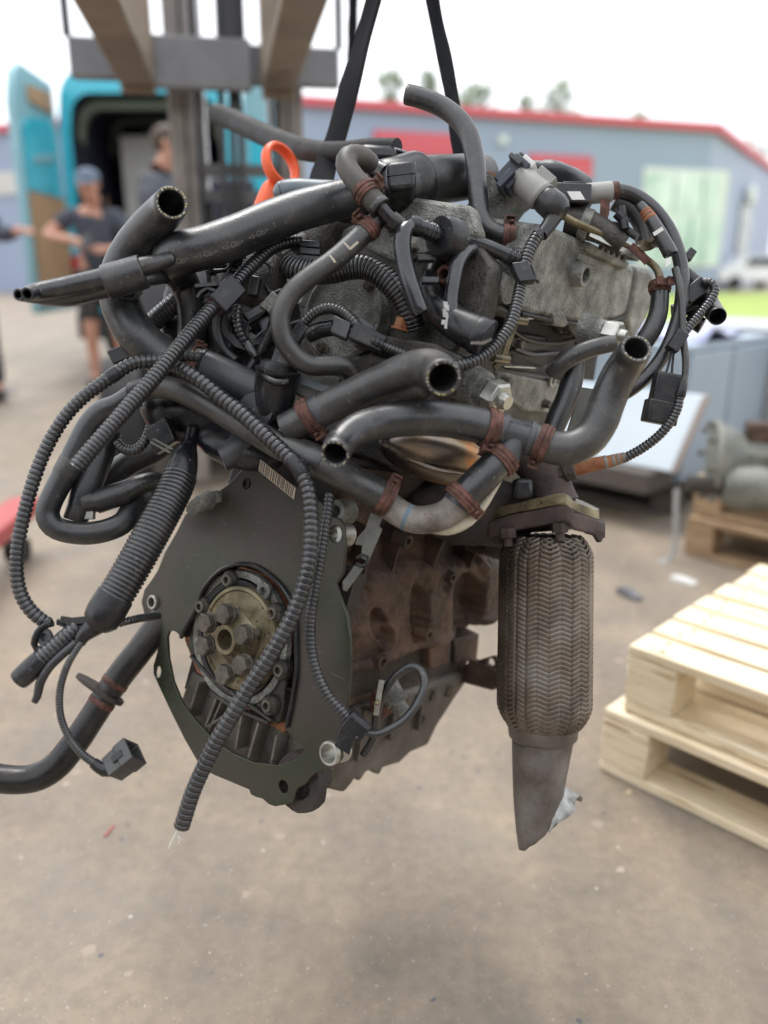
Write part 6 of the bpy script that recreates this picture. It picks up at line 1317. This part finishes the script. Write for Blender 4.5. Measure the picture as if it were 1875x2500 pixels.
    lp = [(886, 1786, .848, 8), (910, 1792, .85, 9), (942, 1784, .855, 10), (985, 1758, .86, 10), (1018, 1718, .865, 10), (1036, 1672, .87, 10), (1028, 1638, .875, 10), (1004, 1626, .88, 10), (968, 1648, .885, 10), (938, 1690, .89, 10), (920, 1740, .9, 10), (912, 1800, .92, 10), (888, 1842, .93, 10)]
    hose('sensor_cable', lp, 'rubber')[0]['label'] = 'black cable looped beside the oil sump'
    s0 = on(960, 1700, 'r', .125); MB().lathe(s0, (ER * .8 - EU * .5).normalized(), [(-.02, .016), (.01, .015), (.012, .011), (.03, .011), (.034, .008)], 20).build('oil_sensor', M['alu'], ENG)
    m = MB(); m.plate(pp([(925, 1690), (990, 1695), (1000, 1725), (960, 1740), (925, 1760), (915, 1725)], 'r', .122), [circ(on(962, 1716, 'r', .122), EA, EU, .006, 12)], ER * -.01); m.build('sensor_bracket', M['rust'], ENG, bev=.001)
    MB().bar([P(932, 1660, .88), P(925, 1700, .88), P(918, 1745, .885)], .006, .003, RT).build('toothed_strip', M['zinc'], ENG)
    MB().ell(P(920, 1716, .875), RT * .0035, UP * .003, FW * .003, 12, 8).build('yellow_screw', M['brass'], ENG)
wiring()

# ---- thick conduit at left with cables hanging from its lower end
def thick():
    T = [(470, 1050, .93, 15), (462, 1085, .92, 18), (452, 1112, .905, 32), (446, 1140, .895, 36), (440, 1165, .89, 38)]
    hose('loom_cap', T, 'plastic')
    p = [(441, 1160, .888, 41), (425, 1200, .878, 42), (400, 1248, .868, 43), (370, 1302, .858, 44), (338, 1360, .85, 44), (308, 1412, .844, 44), (280, 1458, .84, 44), (262, 1488, .838, 44)]
    o, q = conduit('thick_conduit', p, .0047, depth=.09, seg=28, label='thickest ribbed black conduit slanting down left of the plate')
    c, cp = hose('tape_cuff', [(282, 1455, .838, 46), (262, 1488, .836, 47), (246, 1516, .834, 44), (238, 1530, .834, 30)], 'plastic', parent=o)
    hose('taped_bundle', [(262, 1510, .836, 26), (230, 1530, .832, 24), (204, 1552, .83, 18), (194, 1572, .83, 13)], 'plastic')
    k, kp = conduit('cut_conduit', [(196, 1530, .842, 24), (170, 1552, .84, 25), (140, 1578, .838, 25), (112, 1602, .836, 25), (90, 1622, .834, 25)], .005, depth=.13, seg=20, label='short ribbed conduit with a taped cut end at lower left')
    hose('taped_end', [(104, 1608, .835, 27), (84, 1626, .834, 28), (62, 1646, .832, 27), (44, 1662, .831, 25)], 'plastic', False, True, parent=k, bore=.85)
    hose('thin_tube', [(188, 1568, .832, 11), (150, 1600, .83, 11), (118, 1632, .829, 11), (98, 1668, .828, 11), (92, 1698, .828, 10), (84, 1714, .828, 8)], 'rubber')
    z, zp = conduit('thin_cable', [(200, 1568, .826, 8), (182, 1594, .825, 8), (164, 1626, .824, 9), (150, 1668, .824, 9), (145, 1710, .824, 9), (150, 1756, .825, 9), (170, 1802, .826, 9), (200, 1840, .828, 10), (234, 1866, .83, 11)], .003, depth=.12, seg=12, label='thin ribbed cable hanging to a square plug')
    hose('plug_boot', [(228, 1862, .83, 13), (250, 1878, .83, 16), (268, 1880, .83, 18), (284, 1870, .83, 20)], 'plastic', parent=z)
    a, b = P(272, 1880, .83), P(330, 1832, .832); x = (b - a); L = x.length; x.normalize(); s = cv(.55, .8, -.3); s = (s - x * s.dot(x)).normalized(); n = x.cross(s)
    def rg(t, k): return [a + x * L * t + s * .0118 * k * i + n * .0118 * k * j for i, j in ((-1, -1), (1, -1), (1, 1), (-1, 1))]
    MB().rings([rg(0, .95), rg(.5, 1.02), rg(.52, 1.1), rg(1, 1.12), rg(1.0, .86), rg(.4, .84)]).build('cable_plug', M['rubber_dust'], ENG, bev=.001)['label'] = 'square open plug at the end of the thin cable'
    MB().obox(a + x * L * .55 + s * .013, x * L * .2, s * .001, n * .004).build('plug_latch', M['plastic'], z)
    conduit('side_cable', [(290, 1522, .85, 10), (320, 1514, .86, 10), (350, 1508, .9, 10), (385, 1504, .98, 10)], .004, depth=.16)
    m = MB(); p0 = HP([(128, 1520, .845, 10), (104, 1530, .845, 9), (88, 1552, .845, 9), (84, 1580, .846, 8), (100, 1584, .846, 8), (128, 1566, .846, 9), (150, 1546, .846, 8)]); g = m.tube(p0, 10).build('loom_hook', M['plastic'], ENG)
    MB().lathe(P(112, 1556, .846), cv(-.3, .1, -1), [(0, .0095), (.003, .009), (.003, .0045), (-.003, .004)], 18).build('hook_eye', M['plastic_grey'], g)
    MB().bar([P(150, 1512, .842), P(176, 1516, .838), P(212, 1512, .832)], .007, .003, UP).build('hook_strap', M['plastic'], g)
    for y in (0, 14): MB().tube(HP([(140, 1515 + y * .4, .845, 5), (180, 1520 + y, .842, 5), (220, 1524 + y, .838, 6)]), 8).build('loom_wire', M['plastic'], ENG)
thick()

# ---- hoses at the far left
def left_hoses():
    h, hp = hose('heater_hose', [(330, 966, .93, 30), (290, 990, .93, 29), (250, 1006, .93, 29), (220, 1036, .928, 29), (198, 1076, .926, 29), (172, 1130, .924, 29), (146, 1180, .922, 29), (124, 1224, .92, 28), (116, 1256, .92, 28), (130, 1284, .92, 28), (165, 1298, .922, 28), (215, 1302, .926, 28), (262, 1294, .93, 28), (300, 1276, .94, 28), (322, 1246, .955, 28), (350, 1216, .98, 28)], 'rubber', seg=24); h['label'] = 'black heater hose bending in a U at far left'
    ringat('hose_sleeve', h, hp, 5.2, .02, 1.05, 'rubber_dust')
    s, sp = hose('hose_stub', [(262, 1050, .955, 36), (244, 1100, .95, 36), (226, 1150, .945, 36), (208, 1200, .94, 34), (196, 1234, .938, 30), (186, 1264, .937, 27)], 'rubber', False, True, seg=24); s['label'] = 'short hose stub hanging inside the U-shaped hose'
    ringat('stub_pipe', s, sp, 4.6, .02, 1.04, 'pipe_dark')
    MB().obox(P(218, 1258, .935), cv(.006, 0, 0), cv(0, .005, 0), cv(0, 0, .005)).build('stub_clip', M['zinc'], s, bev=.001)
    y, yp = hose('branch_hose', [(205, 1226, .936, 28), (240, 1222, .938, 28), (280, 1210, .942, 28), (318, 1194, .948, 27), (350, 1180, .955, 25), (385, 1176, .965, 24), (420, 1190, .975, 24)], 'rubber_dust', seg=24); ringat('branch_sleeve', y, yp, 1.8, .038, 1.06, 'rubber')
    hose('rear_hose', [(248, 1200, .99, 30), (280, 1156, .99, 31), (320, 1128, .99, 31), (365, 1106, .99, 31), (410, 1080, .99, 30), (450, 1060, .99, 30)], 'rubber_dust', seg=24)
    hose('rear_hose', [(330, 1290, 1.0, 30), (332, 1250, 1.0, 30), (352, 1222, 1.0, 30), (390, 1212, 1.0, 30), (430, 1230, 1.0, 30)], 'rubber', seg=24)
    conduit('loop_conduit', [(284, 1080, .93, 12), (302, 1096, .928, 13), (326, 1100, .926, 13), (348, 1086, .925, 13), (362, 1062, .926, 13), (368, 1040, .93, 12)], .0042, depth=.16)
    MB().obox(P(396, 1064, .92), cv(.012, .008, 0), cv(-.006, .014, 0), cv(0, 0, .01)).build('loom_junction', M['plastic'], ENG, bev=.002)
    for x, yy in ((392, 1092), (398, 1084)): MB().obox(P(x, yy, .905), cv(.011, -.006, 0), cv(.001, .001, 0), cv(0, 0, .002)).build('loom_blade', M['sheet'], ENG)
    MB().obox(P(300, 866, .93), cv(.013, .005, 0), cv(-.004, .008, 0), cv(0, 0, .008)).build('loom_clip', M['plastic'], ENG, bev=.002)
    # metal pipe at the lower left
    l, lp = hose('lower_coolant_pipe', [(420, 1470, 1.08, 34), (385, 1530, 1.07, 34), (340, 1590, 1.06, 33), (300, 1640, 1.055, 33), (262, 1694, 1.05, 32), (225, 1752, 1.045, 32), (182, 1816, 1.04, 33), (135, 1872, 1.035, 34), (80, 1900, 1.03, 34), (10, 1902, 1.025, 34), (-90, 1880, 1.02, 34)], 'pipe_dark', seg=28); l['label'] = 'dark metal pipe bending away at the lower left'
    for i in (3.5, 4.35): ringat('rust_weld', l, lp, i, .008, 1.04, 'rust')
    d = lp.ctrl(3.95); c, r = lp.at(d); t = lp.tan(d); X = cv(-1, .25, 0); X = (X - t * X.dot(t)).normalized(); Yv = t.cross(X)
    out = [c + X * (.034 * math.cos(a) if math.cos(a) < 0 else .06 * math.cos(a)) * (.72 if math.cos(a) < 0 else .8) + Yv * .021 * math.sin(a) for a in [6.2832 * i / 28 for i in range(28)]]
    m = MB(); m.plate(out, [circ(c, X, Yv, r * .9, 20)], t * .006); m.build('pipe_flange', M['iron_dark'], l, bev=.001)
    # dark accessory shapes behind the hoses
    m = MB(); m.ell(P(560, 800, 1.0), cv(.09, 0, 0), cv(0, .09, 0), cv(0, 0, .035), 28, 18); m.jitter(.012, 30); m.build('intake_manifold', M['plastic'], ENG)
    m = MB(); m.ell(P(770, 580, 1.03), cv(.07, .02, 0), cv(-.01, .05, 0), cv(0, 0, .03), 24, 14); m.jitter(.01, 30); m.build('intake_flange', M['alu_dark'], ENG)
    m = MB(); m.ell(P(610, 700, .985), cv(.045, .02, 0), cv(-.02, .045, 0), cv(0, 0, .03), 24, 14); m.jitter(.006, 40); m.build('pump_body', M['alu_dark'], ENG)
    MB().cyl(P(700, 640, .97), P(760, 600, .97), .02, 18).build('manifold_runner', M['alu_dark'], ENG)
    for pts in ([(575, 880, .93), (545, 850, .93), (530, 800, .93), (535, 760, .93)], [(610, 900, .925), (640, 850, .925), (665, 800, .92), (672, 760, .92)], [(560, 660, .95), (580, 640, .95), (580, 610, .95)]):
        MB().tube(Path([P(*q) for q in pts], [.006] * len(pts)), 10).build('loom_wire', M['plastic'], ENG)
    MB().lathe(P(572, 628, .935), cv(.1, .95, -.2), [(0, .0135), (.018, .0135), (.02, .017), (.028, .017), (.03, .012)], 20).build('injector_cap', M['plastic'], ENG)
    for k in range(3):
        MB().obox(P(758, 600 + 18 * k, .95), cv(.012, -.001, 0), cv(0, .004, 0), cv(0, 0, .008)).build('manifold_fin', M['plastic_grey'], ENG, bev=.001)
    for k, (x, y, l, w, an) in enumerate(((630, 762, .016, .006, .6), (652, 800, .012, .007, 1.9), (604, 820, .012, .005, 2.6), (640, 836, .016, .005, .2), (556, 842, .014, .006, 1.2), (664, 742, .012, .008, .9), (590, 780, .02, .004, 2.2), (622, 700, .012, .006, 1.4))):
        X = cv(math.cos(an), math.sin(an), .2) * l; Yv = cv(-math.sin(an), math.cos(an), 0) * w
        MB().obox(P(x, y, .945), X, Yv, cv(0, 0, .008)).build('loom_block', M[('plastic', 'plastic_grey', 'alu')[k % 3]], ENG, bev=.002)
    MB().bar([P(545, 760, .93), P(550, 810, .93), P(580, 840, .93), P(612, 850, .928)], .008, .003, UP).build('loom_bracket', M['plastic'], ENG)
left_hoses()

# ---- exhaust side: heat shield, outlet, flange, flexible pipe
def exhaust():
    m = MB(); m.ell(P(1068, 1112, .925), cv(.066, -.02, .02), cv(.01, .029, 0), cv(-.02, 0, .035), 40, 24); o = m.build('turbine_housing', M['heat'], ENG); o['label'] = 'heat-tinted shiny metal exhaust housing'
    p = HP([(935, 1086, .915, 6), (985, 1114, .9, 7), (1045, 1140, .893, 7), (1115, 1158, .895, 7), (1190, 1166, .91, 6)]); MB().tube(p, 12).build('housing_seam', M['heat'], o)
    m = MB(); m.ell(P(960, 1130, 1.02), cv(.05, 0, 0), cv(0, .05, 0), cv(0, 0, .05), 20, 14); m.jitter(.006, 40); m.build('manifold_branch', M['iron_dark'], ENG)
    m = MB(); m.ell(P(1150, 1240, 1.03), cv(.09, -.01, 0), cv(0, .05, 0), cv(0, 0, .05), 24, 14); m.jitter(.008, 30); m.build('manifold_shield', M['iron_dark'], ENG)
    n, np_ = hose('exhaust_neck', [(1300, 1110, 1.0, 60), (1320, 1140, .995, 56), (1338, 1175, .99, 52), (1346, 1205, .99, 56), (1350, 1225, .99, 62)], 'flange', seg=30); n['label'] = 'brownish cast exhaust outlet neck'
    X, Yv = RT.copy(), cv(0, .3, .95).normalized(); UPv = X.cross(Yv); UPv = UPv if UPv.z > 0 else -UPv
    def lev(pts, y0, d): return [P(x, y, d) for x, y in pts]
    ax = (P(1350, 1330, .99) - P(1346, 1205, .99)).normalized(); e1 = (RT - ax * RT.dot(ax)).normalized(); e2 = ax.cross(e1)
    c = P(1320, 1236, .985)
    def shape(c_, rr, lobes, k=1.0):
        out = []
        for i in range(60):
            a = 6.2832 * i / 60; r = rr
            for la, ll, w in lobes:
                dd = abs((a - la + math.pi) % (2 * math.pi) - math.pi); r = max(r, ll * max(0, 1 - (dd / w) ** 2) ** .5 if dd < w else 0)
            out.append(c_ + (e1 * math.cos(a) + e2 * math.sin(a) * 1.0) * r * k)
        return out
    lob = ((.25, .082, .36), (2.5, .086, .34), (4.55, .07, .36))
    top = [(1190, 1280, .985), (1208, 1266, .975), (1250, 1256, .965), (1300, 1247, .95), (1360, 1232, .935), (1384, 1231, .932), (1396, 1240, .934), (1402, 1250, .94), (1440, 1263, .962), (1478, 1277, .985), (1478, 1272, 1.01), (1440, 1252, 1.04), (1350, 1238, 1.06), (1240, 1256, 1.04)]
    f = MB().prism([P(*q) for q in top], cv(.0, -.0195, .001)).build('exhaust_flange', M['flange'], ENG, bev=.002); f['label'] = 'burnt brown exhaust flange above the flexible pipe'
    MB().prism([P(x + (1326 - x) * .1, y - 3 + (1250 - y) * .1, z) for x, y, z in top], cv(0, .013, 0)).build('yellow_flange', M['brass'], n, bev=.0015)
    for q in (P(1366, 1276, .945), P(1240, 1290, .97)):
        m = MB(); m.hexa(q, ax, .0105, .012); m.cyl(q, q + ax * .022, .0056, 12); m.build('flange_nut', M['flange'], f, bev=.0005)
    m = MB(); m.plate([P(x, y, .97) for x, y in ((1430, 1288), (1478, 1296), (1479, 1304), (1470, 1322), (1462, 1326), (1452, 1308), (1430, 1302))], [], FW * .012); m.build('flange_bracket', M['flange'], f, bev=.002)
    MB().obox(P(1275, 1194, .965), cv(.012, .0, 0), cv(0, .013, 0), cv(0, 0, .012)).build('mount_block', M['plastic'], ENG, bev=.006)
    # flexible section: woven strands over a dark core
    a, b = P(1334, 1308, .99), P(1328, 1768, 1.0); d = (b - a).normalized(); L = (b - a).length; x = (RT - d * RT.dot(d)).normalized(); y = d.cross(x); R0 = .0565
    def rad(t):
        e = min(t, 1 - t); k = min(1, e / .13); lo = .72 if t < .5 else .76
        return R0 * (lo + (1 - lo) * math.sin(k * math.pi / 2) ** .8) * (1 + .03 * (t - .3))
    def pt(t, an, off, bul=1): return a + d * L * t + (x * math.cos(an) + y * math.sin(an)) * (rad(t) + off)
    core = MB(); core.rings([[pt(t / 24, 6.2832 * j / 40, -.0028) for j in range(40)] for t in range(25)]); fx = core.build('flexible_pipe', M['black'], ENG); fx['label'] = 'woven steel flexible exhaust pipe'
    NS, turns, wid = 26, 1.58, .0058; br = MB(); n_ = 270
    def wave(q): return max(-1, min(1, 2.2 * math.sin(math.pi * q)))
    for sgn in (1, -1):
        for s in range(NS):
            R = []
            for i in range(n_ + 1):
                t = i / n_; q = sgn * (s + NS * turns * t); an = 6.2832 * q / NS; off = .0011 * wave(q) * sgn
                c_ = pt(t, an, off); t1, t2 = max(0, t - .003), min(1, t + .003)
                tg = (pt(t2, 6.2832 * sgn * (s + NS * turns * t2) / NS, off) - pt(t1, 6.2832 * sgn * (s + NS * turns * t1) / NS, off)).normalized()
                nn = (x * math.cos(an) + y * math.sin(an)); sd = tg.cross(nn); w = wid / 2 * (rad(t) / R0) ** 1.1
                R.append([c_ + sd * w - nn * .0003, c_ + sd * w * .5 + nn * .0005, c_ - sd * w * .5 + nn * .0005, c_ - sd * w - nn * .0003, c_ - nn * .0006])
            br.rings(R)
    bo = br.build('braid', M['braid'], fx, sharp=50); bo['kind'] = 'stuff'
    # collar and torn tail pipe
    cc = P(1326, 1762, 1.0); MB().lathe(cc, d, [(-.004, .044), (0, .0455), (.003, .0455), (.008, .0435), (.018, .0425), (.022, .039)], 36).build('end_collar', M['exh'], ENG)
    rings = []; ns = 44; t0 = cc + d * .018; dn = (P(1312, 2000, 1.0) - P(1325, 1794, 1.0)).normalized()
    Lf = [];
    for j in range(ns):
        an = 6.2832 * j / ns; cx = math.cos(an); full = .139 - .07 * (cx * .5 + .5) ** 1.15 + .0015 * math.sin(an * 5) + .0008 * math.sin(an * 13); Lf.append(full)
    for i in range(17):
        t = i / 16; rg = []
        for j in range(ns):
            an = 6.2832 * j / ns; k = 1 - .1 * t; p0 = t0 + dn * Lf[j] * t + (x * math.cos(an) * (.0385 - .006 * t) + y * math.sin(an) * .037) * k + x * .007 * t ** 3 * (.5 - .5 * math.cos(an))
            rg.append(p0)
        rings.append(rg)
    inner = [[q + ((t0 + dn * .06) - q).project(x) * .05 for q in rg] for rg in rings[::-1]]
    m = MB(); m.rings(rings, False, False); tp = m.build('tail_pipe', M['exh'], ENG); tp['label'] = 'cut grey exhaust stub below the flexible pipe'
    so = tp.modifiers.new('solid', 'SOLIDIFY'); so.thickness = .0022; so.offset = -1
    sh = MB(); nf = 8; v = []
    edge = [rings[-1][j % ns] for j in range(-14, 11)]
    for i, q in enumerate(edge):
        u = i / (len(edge) - 1); fl = .019 * math.sin(u * math.pi) * (1 + .35 * math.sin(u * 17)); v += [q - dn * .008, q + x * fl * .5 + dn * .004 + UP * .002 * math.sin(i * 2.1), q + x * fl * 1.2 + dn * (.012 + .004 * math.sin(i * 1.3)) * math.sin(u * 3.14)]
    f_ = []
    for i in range(len(edge) - 1):
        for k in range(2): f_.append([i * 3 + k, i * 3 + k + 1, i * 3 + k + 4, i * 3 + k + 3])
    sh.add(v, f_); q = sh.build('torn_edge', M['foil'], tp); so = q.modifiers.new('solid', 'SOLIDIFY'); so.thickness = .0008
    # hoses and brackets behind the T
    hose('exhaust_side_hose', [(1500, 838, .93, 20), (1450, 848, .93, 22), (1400, 868, .932, 23), (1366, 892, .938, 24), (1352, 915, .945, 24)], 'rubber_dust')
    hose('exhaust_side_hose', [(1400, 880, .955, 26), (1398, 920, .955, 27), (1384, 970, .955, 27), (1362, 1020, .955, 27), (1346, 1060, .955, 26)], 'rubber')
    m = MB(); m.plate([P(x, y, .985) for x, y in ((1420, 945), (1455, 950), (1430, 1040), (1390, 1060), (1385, 1050))], [], FW * .004); m.build('heat_shield_strip', M['sheet'], ENG, bev=.001)
    # sheet bracket with lever above the plate
    m = MB(); m.plate([P(x, y, .868) for x, y in ((905, 1250), (936, 1262), (926, 1285), (934, 1292), (918, 1330), (900, 1372), (880, 1362), (884, 1332), (866, 1330), (872, 1312), (892, 1290))], [], FW * .003); k = m.build('sheet_bracket', M['sheet'], ENG, bev=.0008); k['label'] = 'bent grey sheet bracket right of the plate'
    m = MB(); m.plate([P(x, y, .866) for x, y in ((866, 1380), (888, 1388), (878, 1402), (846, 1445), (836, 1440), (836, 1420))], [], FW * .003); m.build('bracket_leg', M['sheet'], k, bev=.0008)
    p = HP([(872, 1362, .862, 4), (884, 1354, .86, 4), (898, 1360, .86, 4), (898, 1374, .86, 4), (884, 1382, .86, 4), (870, 1376, .862, 4)]); MB().tube(p, 8).build('bracket_grommet', M['plastic'], k)
exhaust()

# ---- small fittings on the castings
def fittings():
    hd = next(o for o in ENG.children if o.name.startswith('cylinder_head')); cm = next(o for o in ENG.children if o.name.startswith('cam_housing'))
    for x, y in ((905, 700), (790, 850), (880, 838), (935, 905), (1015, 925), (1075, 880), (1010, 610), (1120, 545), (960, 560)):
        bolt('head_bolt', on(x, y, 'a', .06 if y > 600 else .074), -EA, .006, .008, hd, 'bolt')
    for pts in ([(1272, 766), (1380, 788), (1456, 792), (1528, 774)],):
        MB().tube(Path([on(x, y, 'r', .149) for x, y in pts], [.0028] * 4), 8).build('gasket_edge', M['black'], cm)
    for k in range(6):                                    # fins on the shoulder casting
        MB().bar([P(1205 + 16 * k, 570 + 4 * k, .948), P(1190 + 16 * k, 610 + 5 * k, .946), P(1184 + 15 * k, 640 + 6 * k, .948)], .003, .014, RT).build('casting_fin', M['alu'], cm, bev=.0006)
    for pts in ([(1240, 800), (1290, 830), (1350, 838), (1410, 826)], [(1256, 850), (1300, 866), (1360, 862)], [(1420, 790), (1405, 850), (1380, 905)]):
        MB().tube(Path([on(x, y, 'r', .118) for x, y in pts], [.0032] * len(pts)), 8).build('recess_wire', M['plastic'], hd)
    for x, y in ((1262, 838), (1372, 800), (1398, 905), (1232, 930), (1330, 985)):
        bolt('side_bolt', on(x, y, 'r', .118 if y < 900 else .131), ER, .006, .008, hd, 'bolt')
    m = MB(); m.plate([P(x, y, .9) for x, y in ((1130, 905), (1180, 915), (1186, 945), (1150, 960), (1122, 940))], [], FW * .03); m.jitter(.002, 80); m.build('outlet_boss', M['alu'], hd, bev=.004)
    rnd = random.Random(21)
    for k in range(16):                                   # thin loom wires among the left-hand hoses
        x, y = rnd.uniform(510, 700), rnd.uniform(640, 860); a0 = rnd.uniform(0, 6.28); L = rnd.uniform(25, 60); d = rnd.uniform(.925, .96)
        q = [(x + math.cos(a0) * L * t + math.sin(a0) * 12 * math.sin(t * 4 + k), y + math.sin(a0) * L * t - math.cos(a0) * 12 * math.sin(t * 4 + k), d, rnd.uniform(3, 5)) for t in (-1, -.4, .2, .8)]
        MB().tube(HP(q), 8).build('loom_wire', M[('plastic', 'rubber', 'plastic_grey')[k % 3]], ENG)
    for k in range(12):                                   # scrapes and rub marks on the plate
        x, y = rnd.choice(((520, 1260), (640, 1290), (790, 1560), (800, 1660), (460, 1380), (700, 1240))); x += rnd.uniform(-35, 35); y += rnd.uniform(-40, 40); a0 = rnd.uniform(-.6, .6); c0 = on(x, y, 'a', -.00215)
        X = (ER * math.cos(a0) + EU * math.sin(a0)) * rnd.uniform(.003, .012); MB().obox(c0, X, EA.cross(X.normalized()) * .00025, EA * .0001).build('scrape', M['sheet'], next(o for o in ENG.children if o.name.startswith('flywheel_side_plate')))
fittings()
